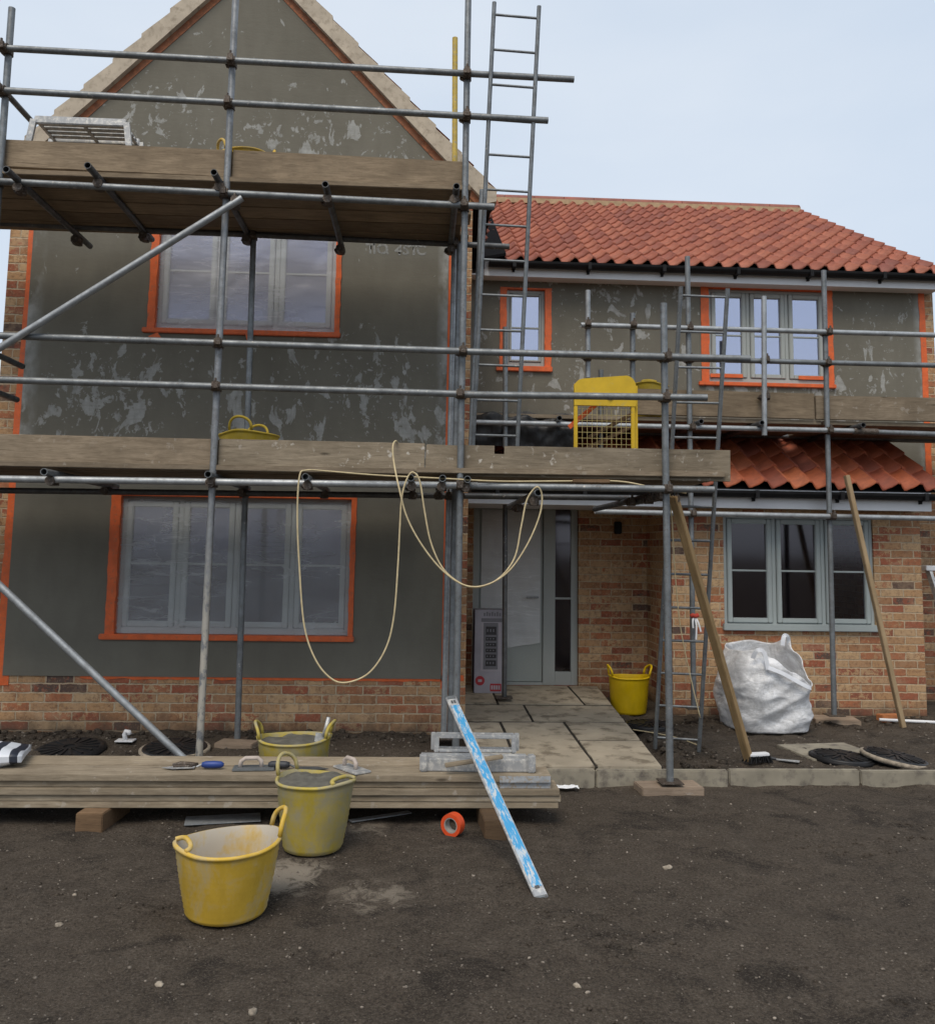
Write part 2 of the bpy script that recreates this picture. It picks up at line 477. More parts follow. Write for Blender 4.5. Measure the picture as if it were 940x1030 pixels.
class B:
    def __init__(s):
        s.v, s.f, s.sm = [], [], []

    def add(s, vs, fs, smooth=False):
        o = len(s.v)
        s.v += [Vector(v) for v in vs]
        for f in fs:
            s.f.append([o + i for i in f])
            s.sm.append(smooth)
        return s

    def box(s, lo, hi, mat=None):
        x0, y0, z0 = lo
        x1, y1, z1 = hi
        vs = [Vector(v) for v in ((x0, y0, z0), (x1, y0, z0), (x1, y1, z0), (x0, y1, z0), (x0, y0, z1), (x1, y0, z1), (x1, y1, z1), (x0, y1, z1))]
        if mat is not None:
            vs = [mat @ v for v in vs]
        return s.add(vs, [(0, 3, 2, 1), (4, 5, 6, 7), (0, 1, 5, 4), (1, 2, 6, 5), (2, 3, 7, 6), (3, 0, 4, 7)])

    def bbox(s, lo, hi, b=.006, mat=None):
        """box with chamfered edges"""
        bm = bmesh.new()
        bmesh.ops.create_cube(bm, size=1)
        c = [(a + d) / 2 for a, d in zip(lo, hi)]
        e = [abs(d - a) for a, d in zip(lo, hi)]
        for v in bm.verts:
            v.co = Vector((c[0] + v.co.x * e[0], c[1] + v.co.y * e[1], c[2] + v.co.z * e[2]))
        bmesh.ops.bevel(bm, geom=bm.edges[:], offset=min(b, min(e) * .45), segments=2, affect='EDGES')
        return s.from_bm(bm, mat)

    def from_bm(s, bm, mat=None, smooth=False):
        bm.verts.index_update()
        vs = [(mat @ v.co if mat is not None else v.co.copy()) for v in bm.verts]
        fs = [[v.index for v in f.verts] for f in bm.faces]
        bm.free()
        return s.add(vs, fs, smooth)

    def quad(s, a, b, c, d):
        return s.add([a, b, c, d], [(0, 1, 2, 3)])

    def tube(s, p0, p1, r=.02415, n=10, hollow=False, r1=None):
        p0, p1 = Vector(p0), Vector(p1)
        r1 = r if r1 is None else r1
        d = (p1 - p0).normalized()
        a = d.orthogonal().normalized()
        b = d.cross(a)
        ring = lambda p, rr: [p + (a * math.cos(2 * math.pi * i / n) + b * math.sin(2 * math.pi * i / n)) * rr for i in range(n)]
        vs = ring(p0, r) + ring(p1, r1)
        s.add(vs, [(i, (i + 1) % n, n + (i + 1) % n, n + i) for i in range(n)], True)
        if hollow:
            for p, q, rr in ((p0, p0 + d * .12, r), (p1, p1 - d * .12, r1)):
                vs = ring(p, rr) + ring(p, rr * .83) + ring(q, rr * .83)
                fs = [(i, n + i, n + (i + 1) % n, (i + 1) % n) for i in range(n)]
                fs += [(n + i, 2 * n + i, 2 * n + (i + 1) % n, n + (i + 1) % n) for i in range(n)]
                s.add(vs, fs)
                s.add(ring(q, rr * .83), [tuple(range(n))])
        else:
            s.add(ring(p0, r), [tuple(range(n))[::-1]])
            s.add(ring(p1, r1), [tuple(range(n))])
        return s

    def path(s, pts, r, n=8, taper=None):
        pts = [Vector(p) for p in pts]
        rings = []
        a = None
        for i, p in enumerate(pts):
            d = (pts[min(i + 1, len(pts) - 1)] - pts[max(i - 1, 0)]).normalized()
            if a is None:
                a = d.orthogonal().normalized()
            a = (a - d * a.dot(d)).normalized()
            b = d.cross(a)
            rr = r if taper is None else taper[i]
            rings.append([p + (a * math.cos(2 * math.pi * k / n) + b * math.sin(2 * math.pi * k / n)) * rr for k in range(n)])
        vs = [v for rg in rings for v in rg]
        fs = []
        for i in range(len(pts) - 1):
            for k in range(n):
                fs.append((i * n + k, i * n + (k + 1) % n, (i + 1) * n + (k + 1) % n, (i + 1) * n + k))
        fs.append(tuple(range(n))[::-1])
        fs.append(tuple((len(pts) - 1) * n + k for k in range(n)))
        return s.add(vs, fs, True)

    def lathe(s, prof, n=40, sx=1, sy=1, cap0=False, cap1=False, zf=None):
        vs, fs = [], []
        for r, z in prof:
            for k in range(n):
                t = 2 * math.pi * k / n
                vs.append(Vector((r * math.cos(t) * sx, r * math.sin(t) * sy, z + (zf(t, z) if zf else 0))))
        for i in range(len(prof) - 1):
            for k in range(n):
                fs.append((i * n + k, i * n + (k + 1) % n, (i + 1) * n + (k + 1) % n, (i + 1) * n + k))
        if cap0:
            fs.append(tuple(range(n))[::-1])
        if cap1:
            fs.append(tuple((len(prof) - 1) * n + k for k in range(n)))
        return s.add(vs, fs, True)

    def prism(s, poly, off):
        """flat polygon (list of 3-D points) pushed along off"""
        n = len(poly)
        off = Vector(off)
        vs = [Vector(p) for p in poly] + [Vector(p) + off for p in poly]
        fs = [tuple(range(n)), tuple(range(2 * n - 1, n - 1, -1))]
        fs += [(i, n + i, n + (i + 1) % n, (i + 1) % n) for i in range(n)]
        return s.add(vs, fs)


ORIGIN = {}


def obj(name, b, m, parent=None, local=False, kind=None, label=None):
    me = bpy.data.meshes.new(name)
    vs = b.v
    if parent is not None and not local:
        o0 = ORIGIN.get(parent.name, Vector())
        vs = [v - o0 for v in b.v]
    me.from_pydata([tuple(v) for v in vs], [], b.f)
    me.polygons.foreach_set('use_smooth', b.sm)
    me.materials.append(m)
    me.update()
    o = bpy.data.objects.new(name, me)
    COL.objects.link(o)
    if parent is not None:
        o.parent = parent
        ORIGIN[o.name] = ORIGIN.get(parent.name, Vector())
    if kind:
        o['kind'] = kind
    if label:
        o['label'] = label
    return o


def fixn(o):
    bm = bmesh.new()
    bm.from_mesh(o.data)
    bmesh.ops.recalc_face_normals(bm, faces=bm.faces)
    bm.to_mesh(o.data)
    bm.free()
    return o


def thing(name, label, cat, loc=(0, 0, 0), rz=0, group=None):
    o = bpy.data.objects.new(name, None)
    o.empty_display_size = .1
    COL.objects.link(o)
    o.location = loc
    o.rotation_euler = (0, 0, rz)
    ORIGIN[o.name] = Vector(loc)
    tag(o, label, cat, group)
    return o


def tag(o, label, cat, group=None):
    o['label'] = label
    o['category'] = cat
    if group:
        o['group'] = group
    return o


def struct(name, b, m):
    return obj(name, b, m, kind='structure')


def set_origin(o, p):
    """move the object's origin of a world-built top-level mesh to p"""
    p = Vector(p)
    o.data.transform(Matrix.Translation(-p))
    o.location = p
    return o


def beam(name, p0, p1, w, h, m, parent=None, up=(0, 0, 1), bev=.004):
    """straight timber from p0 to p1, local x along its length (grain follows)"""
    p0, p1 = Vector(p0), Vector(p1)
    d = p1 - p0
    L = d.length
    x = d.normalized()
    y = Vector(up).cross(x).normalized()
    z = x.cross(y)
    b = B().bbox((0, -w / 2, -h / 2), (L, w / 2, h / 2), bev)
    o = obj(name, b, m, parent, local=True)
    base = ORIGIN.get(parent.name, Vector()) if parent is not None else Vector()
    o.matrix_local = Matrix.Translation(p0 - base) @ Matrix((x, y, z)).transposed().to_4x4()
    return o


def bar3(b, p0, p1, w, h, up=(0, 0, 1)):
    p0, p1 = Vector(p0), Vector(p1)
    d = p1 - p0
    x = d.normalized()
    y = Vector(up).cross(x).normalized()
    z = x.cross(y)
    mat = Matrix.Translation(p0) @ Matrix((x, y, z)).transposed().to_4x4()
    return b.box((0, -w / 2, -h / 2), (d.length, w / 2, h / 2), mat)


def smooth_path(pts, sub=10):
    pts = [Vector(p) for p in pts]
    out = []
    for i in range(len(pts) - 1):
        p0, p1, p2, p3 = pts[max(i - 1, 0)], pts[i], pts[i + 1], pts[min(i + 2, len(pts) - 1)]
        for k in range(sub):
            t = k / sub
            out.append(.5 * ((2 * p1) + (p2 - p0) * t + (2 * p0 - 5 * p1 + 4 * p2 - p3) * t * t + (3 * p1 - p0 - 3 * p2 + p3) * t ** 3))
    out.append(pts[-1])
    return out


# ------------------------------------------------------------------ world and light
w = bpy.data.worlds.new('World')
S.world = w
w.use_nodes = True
nt = w.node_tree
bg = nt.nodes['Background']
sky = nt.nodes.new('ShaderNodeTexSky')
sky.sky_type = 'NISHITA'
sky.sun_disc = False
sky.sun_elevation = R(58)
sky.sun_rotation = R(200)
sky.air_density = 1.0
sky.dust_density = 4.0
mx = nt.nodes.new('ShaderNodeMixRGB')
mx.inputs[0].default_value = .80
tc_ = nt.nodes.new('ShaderNodeTexCoord')
mp_ = nt.nodes.new('ShaderNodeMapping')
mp_.inputs['Scale'].default_value = (1, 1, 2.6)
nt.links.new(tc_.outputs['Generated'], mp_.inputs[0])
nz_ = nt.nodes.new('ShaderNodeTexNoise')
nz_.inputs['Scale'].default_value = 2.1
nz_.inputs['Detail'].default_value = 5
nz_.inputs['Roughness'].default_value = .5
nt.links.new(mp_.outputs[0], nz_.inputs['Vector'])
cr_ = nt.nodes.new('ShaderNodeValToRGB')
cr_.color_ramp.elements[0].position = .3
cr_.color_ramp.elements[0].color = (.53, .605, .70, 1)
cr_.color_ramp.elements[1].position = .7
cr_.color_ramp.elements[1].color = (.625, .68, .745, 1)
nt.links.new(nz_.outputs['Fac'], cr_.inputs[0])
sc_ = nt.nodes.new('ShaderNodeMixRGB')
sc_.blend_type = 'MULTIPLY'
sc_.inputs[0].default_value = 1
sc_.inputs[2].default_value = (10, 10, 10, 1)
nt.links.new(cr_.outputs[0], sc_.inputs[1])
nt.links.new(sc_.outputs[0], mx.inputs[2])
nt.links.new(sky.outputs[0], mx.inputs[1])
nt.links.new(mx.outputs[0], bg.inputs['Color'])
bg.inputs['Strength'].default_value = .1
sl = bpy.data.lights.new('sun', 'SUN')
sl.energy = 1.5
sl.angle = R(30)
sl.color = (1, .90, .76)
so = bpy.data.objects.new('sun', sl)
COL.objects.link(so)
so.location = (-3, -8, 12)
so.rotation_euler = (R(34), 0, R(-20))
S.view_settings.view_transform = 'Standard'
S.view_settings.look = 'None'
S.view_settings.exposure = .46
S.view_settings.gamma = 1
S.cycles.use_denoising = True
S.cycles.max_bounces = 6
S.cycles.transparent_max_bounces = 12

# ------------------------------------------------------------------ planes of the place
YL = 7.65       # rendered gable front
YM = 9.45       # wall of the wing and front door
YB = 8.50       # brick bay of the wing
YO = 6.20       # outer standards of the scaffold
YI = 7.25       # inner standards
YR = 8.05       # outer standards of the wing's scaffold
XA, XZ = -3.58, .40          # gable front ends
XR0, XR1 = -3.38, .196       # its render
XB0, XB1 = 2.40, 4.85        # bay
XE = 5.50                    # right end of the wing's render
SZ = .055                    # level of the bed behind the edging


def slab_z(y):
    return .11 + (y - 6.0) * .023


# ------------------------------------------------------------------ ground
def ground_h(x, y):
    t = min(1, max(0, (y - 5.75) / .55))
    s = t * t * (3 - 2 * t)
    if x > .3:
        s = 1.0 if y > 6.235 else 0.0
        if y > 6.235 and x < 1.9:
            s = .35
    h = SZ * s
    p = Vector((x, y, 0))
    amp = .010 + .014 * s
    if x > .2 and 4.6 < y <= 6.235:
        amp = .008
    h += noise.fractal(p * 1.1, 1, 2, 4) * .014 - max(0, noise.noise(p * 2.3 + Vector((4, 9, 2))) - .18) * .035
    h += noise.fractal(p * 4.5 + Vector((7, 3, 1)), .8, 2, 4) * amp
    h += abs(noise.noise(p * 13)) * amp * .7 + noise.noise(p * 27) * amp * .22
    e = min(1, max(0, min(x + 5.2, 7.2 - x, y - 1.2, 12.2 - y) / .4))
    return h * e


def make_ground():
    b = B()
    x0, x1, y0, y1, st = -5.2, 7.2, 1.2, 12.2, .04
    nx, ny = int(round((x1 - x0) / st)), int(round((y1 - y0) / st))
    vs = []
    for j in range(ny + 1):
        for i in range(nx + 1):
            x, y = x0 + (x1 - x0) * i / nx, y0 + (y1 - y0) * j / ny
            vs.append((x, y, ground_h(x, y)))
    fs = [(j * (nx + 1) + i, j * (nx + 1) + i + 1, (j + 1) * (nx + 1) + i + 1, (j + 1) * (nx + 1) + i) for j in range(ny) for i in range(nx)]
    b.add(vs, fs, True)
    D = 900
    q = [(x0, y0, 0), (x1, y0, 0), (x1, y1, 0), (x0, y1, 0)]
    o = [(-D, -D, 0), (D, -D, 0), (D, D, 0), (-D, D, 0)]
    for i in range(4):
        j = (i + 1) % 4
        b.add([o[i], o[j], q[j], q[i]], [(0, 1, 2, 3)])
    return struct('ground', b, soil)


make_ground()

# scattered grit and pebbles
stone_m = m_plain('pebble', (.15, .128, .105), .95, var=.6, scale=60)
pale_stone = m_plain('pale_stone', (.27, .23, .18), .9, var=.45, scale=40)


def pebble(b, c, r, sq=.65, sub=1):
    bm = bmesh.new()
    bmesh.ops.create_icosphere(bm, subdivisions=sub, radius=1)
    q = Vector((random.uniform(0, 9), random.uniform(0, 9), random.uniform(0, 9)))
    sx, sy = random.uniform(.7, 1.3), random.uniform(.7, 1.3)
    for v in bm.verts:
        k = 1 + .35 * noise.noise(v.co * 1.3 + q)
        v.co = Vector((v.co.x * k * r * sx, v.co.y * k * r * sy, v.co.z * k * r * sq))
    b.from_bm(bm, Matrix.Translation(c) @ Matrix.Rotation(random.uniform(0, 6), 4, 'Z'), True)


gb = B()
for i in range(2600):
    y = 2.4 + 3.5 * random.random() ** 1.4
    x = random.uniform(-.62, .66) * y + .05 * y
    r = random.choice([.0025, .003, .004, .0045, .006]) * random.uniform(.7, 1.3)
    pebble(gb, Vector((x, y, ground_h(x, y) + r * .3)), r)
for i in range(900):
    x = random.uniform(-3.6, 5.2)
    y = random.uniform(6.2, 7.6) if x < .3 else random.uniform(6.2, 8.45)
    if .3 < x < 1.95:
        continue
    r = random.uniform(.004, .013)
    pebble(gb, Vector((x, y, ground_h(x, y) + r * .3)), r)
gobj = obj('gravel', gb, stone_m, kind='stuff')
cb_ = B()
for i in range(210):
    y = 2.5 + 3.5 * random.random()
    x = random.uniform(-.6, .66) * y
    r = random.choice([.002, .003, .004, .005, .008]) * random.uniform(.6, 1.2)
    pebble(cb_, Vector((x, y, ground_h(x, y) + r * .25)), r, .55)
obj('mortar_crumbs', cb_, m_plain('pale_grit', (.25, .215, .175), .95, var=.5, scale=50), kind='stuff')
db = B()
for i in range(420):
    t = random.random()
    if t < .5:
        x, y = random.uniform(-3.5, .15), random.uniform(7.3, 7.62)
    elif t < .8:
        x, y = random.uniform(2.4, 5), random.uniform(7.9, 8.45)
    else:
        x, y = random.uniform(1.9, 2.3), random.uniform(6.3, 7.9)
    r = random.uniform(.012, .034)
    pebble(db, Vector((x, y, ground_h(x, y) + r * .2)), r, .7)
for i in range(34):
    cy = 2.6 + 3.3 * random.random()
    cx = random.uniform(-.6, .66) * cy
    for k in range(random.randint(10, 34)):
        x, y = random.gauss(cx, .13), random.gauss(cy, .055)
        r = random.uniform(.003, .013)
        pebble(db, Vector((x, y, ground_h(x, y) + r * .15)), r, .7)
obj('soil_clods', db, soil, kind='stuff')
for px, py, r, lb in ((671, 874, .022, 'pale rounded stone lying alone on the open soil right of the blue straightedge'),
                      (254, 1021, .021, 'grey stone at the very bottom of the picture below the yellow tubs'),
                      (580, 991, .016, 'small grey stone on the soil well below the foot of the blue straightedge'),
                      (59, 930, .016, 'small pale stone on the soil far left of the yellow tubs'),
                      (160, 992, .018, 'small grey stone on the soil below and left of the front yellow tub'),
                      (75, 901, .012, 'tiny pale stone on the soil left of the front tub, below the left timber block')):
    c = G(px, py)
    b = B()
    pebble(b, Vector((0, 0, r * .25)), r, .5, 2)
    for v in b.v:
        v += Vector((noise.noise(v * 90), noise.noise(v * 90 + Vector((3, 1, 2))), noise.noise(v * 90 + Vector((8, 8, 1))))) * r * .28
    o = tag(obj('stone', b, pale_stone), lb, 'stone', 'loose stones on the open soil')
    o.location = (c.x, c.y, ground_h(c.x, c.y))

# ------------------------------------------------------------------ path and edging
pb = B()
rects = [(.40, .70, 6.265, 7.69), (.70, 1.235, 6.265, 7.69), (1.235, 1.70, 6.265, 7.03), (1.235, 1.745, 7.03, 7.69),
         (.40, .98, 7.69, 8.42), (.98, 1.79, 7.69, 8.42), (.40, .745, 8.42, 9.00), (.40, .745, 9.00, 9.44), (.745, 1.555, 8.42, 9.44), (1.555, 1.86, 8.42, 9.44)]
for xa_, xb_, ya_, yb_ in rects:
    g, gy = .012, .027
    x0, x1, y0, y1 = xa_ + g, xb_ - g, ya_ + (gy if ya_ > 6.3 else 0), yb_ - gy
    dz = random.uniform(-.004, .004)
    bm = bmesh.new()
    bmesh.ops.create_cube(bm, size=1)
    for v in bm.verts:
        v.co = Vector(((x0 + x1) / 2 + v.co.x * (x1 - x0), (y0 + y1) / 2 + v.co.y * (y1 - y0), -.02 + v.co.z * .04))
    bmesh.ops.subdivide_edges(bm, edges=bm.edges[:], cuts=5, use_grid_fill=True)
    for v in bm.verts:
        q = Vector((v.co.x * 9, v.co.y * 9, 3 + v.co.z * 9))
        v.co += Vector((noise.noise(q) * .006, noise.noise(q + Vector((9, 2, 4))) * .006, noise.noise(q + Vector((1, 7, 7))) * .0022))
        v.co.z += slab_z(v.co.y) + dz
        if xb_ > 1.6:
            v.co.x += (v.co.x - x0) / (x1 - x0) * (1.685 + (v.co.y - 6.27) * .055 - x1)
    pb.from_bm(bm)
struct('path', pb, slab_m)
jb = B()
jb.add([(.405, 6.28, 0), (1.70, 6.28, 0), (1.86, 9.44, 0), (.405, 9.44, 0), (.405, 6.28, slab_z(6.28) - .007), (1.70, 6.28, slab_z(6.28) - .007), (1.86, 9.44, slab_z(9.44) - .007), (.405, 9.44, slab_z(9.44) - .007)],
       [(0, 3, 2, 1), (4, 5, 6, 7), (0, 1, 5, 4), (1, 2, 6, 5), (2, 3, 7, 6), (3, 0, 4, 7)])
struct('path_bed', jb, joint_m)
kb = B()
for x0, x1 in ((.30, 1.215), (1.222, 2.13), (2.137, 3.05), (3.057, 3.97), (3.977, 4.89), (4.897, 5.8)):
    kb.bbox((x0, 6.205 + random.uniform(-.004, .004), -.06), (x1, 6.257, .108 + random.uniform(-.006, .004)), .008)
struct('kerb', kb, kerb_m)

# ------------------------------------------------------------------ the house
house = thing('house', 'unfinished house with grey rendered gable, red pantile roofs and brick entrance wing', 'house', (0, YL, 0))


def wall_grid(b, x0, x1, z0, z1, holes, Y, reveal=.1, axis='x'):
    xs = sorted({x0, x1} | {h[0] for h in holes} | {h[1] for h in holes})
    zs = sorted({z0, z1} | {h[2] for h in holes} | {h[3] for h in holes})
    xs = [x for x in xs if x0 <= x <= x1]
    zs = [z for z in zs if z0 <= z <= z1]
    for i in range(len(xs) - 1):
        for j in range(len(zs) - 1):
            cx, cz = (xs[i] + xs[i + 1]) / 2, (zs[j] + zs[j + 1]) / 2
            if any(h[0] < cx < h[1] and h[2] < cz < h[3] for h in holes):
                continue
            b.quad((xs[i], Y, zs[j]), (xs[i + 1], Y, zs[j]), (xs[i + 1], Y, zs[j + 1]), (xs[i], Y, zs[j + 1]))
    for a, c, d, e in holes:
        if a < x0 or c > x1:
            continue
        y2 = Y + reveal
        b.quad((a, Y, d), (a, Y, e), (a, y2, e), (a, y2, d))
        b.quad((c, Y, d), (c, y2, d), (c, y2, e), (c, Y, e))
        b.quad((a, Y, d), (a, y2, d), (c, y2, d), (c, Y, d))
        b.quad((a, Y, e), (c, Y, e), (c, y2, e), (a, y2, e))


RK = 1.045
AX, AZ = -1.595, 7.01


def rake(x):
    return AZ - RK * abs(x - AX)


W1 = (-2.375, -.738, 3.395, 4.52)
W2 = (-2.585, -.548, .812, 2.015)
a, c = U(502, 372, YM), U(554.5, 290, YM)
W3 = (a.x, c.x, a.z, c.z)
a, c = U(705.5, 386.5, YM), U(836, 291, YM)
W4 = (a.x, c.x, a.z, c.z)
a, c = U(728.5, 632.5, YB), U(877, 520, YB)
W5 = (a.x, c.x, a.z, c.z)
a, c = U(476, 688, YM), U(582, 508, YM)
DR = (a.x - .02, c.x, slab_z(YM) - .01, c.z + .03)
EZ = U(700, 285, YM).z + .02         # wing: top of the render under the fascia

# gable render
b = B()
wall_grid(b, XR0, XR1, .50, 4.8, [W1, W2], YL - .014)
za, zb = rake(XR0) - .24, rake(XR1) - .24
zt = 4.8
if True:
    yy = YL - .014
    b.add([(XR0, yy, 4.8), (XR1, yy, 4.8), (XR1, yy, zb), (AX, yy, AZ - .24), (XR0, yy, za)], [(0, 1, 2, 3, 4)])
    b.quad((XR0, yy, .50), (XR1, yy, .50), (XR1, YL + .02, .50), (XR0, YL + .02, .50))
    b.quad((XR0, yy, .50), (XR0, YL + .02, .50), (XR0, YL + .02, za), (XR0, yy, za))
    b.quad((XR1, yy, .50), (XR1, YL + .02, .50), (XR1, YL + .02, zb), (XR1, yy, zb))
obj('rendered_wall', b, render_l, house)
# gable brickwork: plinth and corner strips, and the sides
b = B()
b.quad((XA, YL, -.1), (XZ, YL, -.1), (XZ, YL, .505), (XA, YL, .505))
b.add([(XA, YL, .505), (XR0, YL, .505), (XR0, YL, rake(XR0) - .2), (XA, YL, rake(XA) - .2)], [(0, 1, 2, 3)])
b.add([(XR1, YL, .505), (XZ, YL, .505), (XZ, YL, rake(XZ) - .2), (XR1, YL, rake(XR1) - .2)], [(0, 1, 2, 3)])
b.quad((XA, YL, -.1), (XA, YL, rake(XA) - .1), (XA, 13.5, rake(XA) - .1), (XA, 13.5, -.1))
b.quad((XZ, YL, -.1), (XZ, 13.5, -.1), (XZ, 13.5, rake(XZ) - .1), (XZ, YL, rake(XZ) - .1))
obj('brick_wall', b, brick, house)

# masking tape runs on the gable
random.seed(5)


def tape_strip(b, p0, p1, w0, w1, Y, n=14, jit=.006):
    """hand-laid tape: uneven edges, 3 mm thick"""
    p0, p1 = Vector((p0[0], Y, p0[1])), Vector((p1[0], Y, p1[1]))
    d = (p1 - p0).normalized()
    s = Vector((d.z, 0, -d.x))
    vs = []
    for i in range(n + 1):
        t = i / n
        c = p0.lerp(p1, t)
        w = w0 + (w1 - w0) * t
        vs += [c - s * (w / 2 + random.uniform(-jit, jit)), c + s * (w / 2 + random.uniform(-jit, jit))]
    fr = [v + Vector((0, -.003, 0)) for v in vs]
    m = len(vs)
    fs = [(2 * i + m, 2 * i + 1 + m, 2 * i + 3 + m, 2 * i + 2 + m) for i in range(n)]
    fs += [(2 * i, 2 * i + m, 2 * i + 2 + m, 2 * i + 2) for i in range(n)] + [(2 * i + 1, 2 * i + 3, 2 * i + 3 + m, 2 * i + 1 + m) for i in range(n)]
    b.add(vs + fr, fs)


b = B()
tape_strip(b, (XR0 - .012, .42), (XR0 - .02, 1.6), .115, .085, YL - .0035)
tape_strip(b, (XR0 - .02, 1.6), (XR0 - .008, rake(XR0) - .25), .085, .05, YL - .0035)
obj('masking_tape', b, tape_m, house)
b = B()
tape_strip(b, (XR1 + .012, .42), (XR1 + .008, rake(XR1) - .25), .03, .03, YL - .0035, 20, .004)
obj('masking_tape', b, tape_m, house)
b = B()
tape_strip(b, (XR0 + .62, .495), (XR1 + .19, .505), .03, .045, YL - .0035, 44, .009)
obj('masking_tape', b, tape_m, house)
kc = M('chalk')
kc.set((.30, .30, .285), .95, 0, .1)
tr_ = kc.n('BsdfTransparent')
mx_ = kc.n('MixShader')
kc.l(kc.ramp(kc.noise(kc.pos(), 26, 4, .65), [(.30, .15), (.52, .85)]), mx_.inputs[0])
kc.l(tr_.outputs[0], mx_.inputs[1])
kc.l(kc.b.outputs[0], mx_.inputs[2])
kc.l(mx_.outputs[0], kc.out.inputs[0])
chalk_m = kc.m
q_ = U(368, 254.5, YL - .016) - Vector((0, YL, 0))
for ch_, w_ in (('T', .062), ('I', .036), ('O', .086), ('.', .075), ('4', .074), ('S', .066), ('T', .062), ('C', .08)):
    fc = bpy.data.curves.new('chalk_letter', 'FONT')
    fc.body = ch_
    fc.size = .125
    fc.offset = .004
    fo = bpy.data.objects.new('chalk_temp', fc)
    COL.objects.link(fo)
    bpy.context.view_layer.update()
    fm_ = bpy.data.meshes.new_from_object(fo.evaluated_get(bpy.context.evaluated_depsgraph_get()))
    bpy.data.objects.remove(fo)
    fm_.transform(Matrix.Translation(q_) @ Matrix.Rotation(R(90 + 0), 4, 'X') @ Matrix.Rotation(R(random.uniform(-7, 7)), 4, 'Z'))
    fm_.materials.clear()
    fm_.materials.append(chalk_m)
    fo = bpy.data.objects.new('chalk_letter', fm_)
    COL.objects.link(fo)
    fo.parent = house
    q_ = q_ + Vector((w_ * .95, 0, 0))
# orange-brown strip under the verge, then the verge itself
for sgn in (-1, 1):
    b = B()
    x_lo = AX + sgn * 2.05
    n = Vector((sgn * RK, 0, 1)).normalized()
    A_, B_ = Vector((AX, YL - .02, AZ)), Vector((x_lo, YL - .02, rake(x_lo)))
    poly = [A_ - Vector((0, 0, .185)), B_ - Vector((0, 0, .185)), B_ - Vector((0, 0, .27)), A_ - Vector((0, 0, .27))]
    b.prism(poly, (0, .03, 0))
    fixn(obj('taped_rake_strip', b, rake_m, house))
    b = B()
    L = (AZ - rake(AX + sgn * 2.20)) / RK
    k, st = 0, .235
    while k * st < L:
        xa, xb = AX + sgn * k * st, AX + sgn * min(L, (k + 1) * st + .01)
        low = .185 if (k + 1) * st < L else .075
        poly = [Vector((xa, 0, rake(xa) - .185)), Vector((xb, 0, rake(xb) - low)), Vector((xb, 0, rake(xb) + .038)), Vector((xa, 0, rake(xa) + .0))]
        for p in poly:
            p.y = YL - .075 + .002 * (k % 2)
        b.prism(poly, (0, .12, 0))
        k += 1
    fixn(obj('gable_verge', b, verge_m, house))


# pantile roofs
def pantile(name, O, u, v, nu, nv, tw, gauge, m, flip=False, h=.034):
    O, u, v = Vector(O), Vector(u).normalized(), Vector(v).normalized()
    n = u.cross(v).normalized()
    if n.z < 0:
        n = -n
    seg = 8
    vs, fs, rnd = [], [], []
    prof = []
    for k in range(seg + 1):
        t = k / seg
        prof.append(h * math.cos(2 * math.pi * t) + .32 * h * math.sin(4 * math.pi * t + .4))
    for r in range(nv):
        o = len(vs)
        dv0 = random.uniform(-.004, .004)
        for c in range(nu):
            jv = random.uniform(-.006, .006) + dv0
            ju = random.uniform(-.002, .002)
            q = random.random()
            o = len(vs)
            for k in range(seg + 1):
                t = (c + k / seg) * tw + ju
                base = O + u * t
                p0 = base + v * (r * gauge + jv)
                p1 = base + v * ((r + 1) * gauge + .03)
                vs += [p0 + n * (prof[k] + .006), p0 + n * (prof[k] + .026), p1 + n * (prof[k] + .002)]
            for k in range(seg):
                i = o + 3 * k
                fs += [(i, i + 3, i + 4, i + 1), (i + 1, i + 4, i + 5, i + 2)]
                rnd += [q, q]
    b = B()
    b.add(vs, fs, True)
    ob = obj(name, b, m, house)
    at = ob.data.attributes.new('rnd', 'FLOAT', 'FACE')
    at.data.foreach_set('value', rnd)
    return ob


# wing roof
YEV, YRG = YM - .23, 13.0
zE = U(720, 268, YEV).z
zR = U(650, 207, YRG).z
slope = Vector((0, YRG - YEV, zR - zE))
nrow = 15
XV0, XV1 = .80, 5.66
ncol = 25
pantile('roof', (XV0, YEV, zE), (1, 0, 0), slope, ncol, nrow, (XV1 - XV0) / ncol, slope.length / nrow, tile)
sd = slope.normalized()
b = B()       # roof deck under the tiles, back slope too
zz = -.035
b.quad((XV0, YEV + .02, zE + zz), (XV1 - .01, YEV + .02, zE + zz), (XV1 - .01, YRG, zR + zz), (XV0, YRG, zR + zz))
b.quad((XV0, YRG, zR + zz), (XV1 - .01, YRG, zR + zz), (XV1 - .01, 2 * YRG - YEV, zE + zz), (XV0, 2 * YRG - YEV, zE + zz))
obj('roof_deck', b, black_m, house)
b = B()
x = XV0 - .1
while x < XV1:
    x1 = min(x + .45, XV1 + .02)
    pts = []
    for k in range(9):
        t = math.pi * k / 8
        pts.append((math.cos(t) * .13, math.sin(t) * .115 - .045))
    vs = [Vector((xx, YRG + py_, zR + .02 + pz)) for xx in (x + .004, x1 - .004) for py_, pz in pts]
    b.add(vs, [(i, i + 1, 10 + i, 9 + i) for i in range(8)] + [tuple(range(9)), tuple(range(17, 8, -1))])
    x = x1
obj('ridge_tiles', b, ridge_m, house)
b = B().box((XV0 - .08, YRG - .16, zR - .08), (XV1, YRG - .12, zR - .005))
obj('ridge_mortar', b, mortar_y, house)
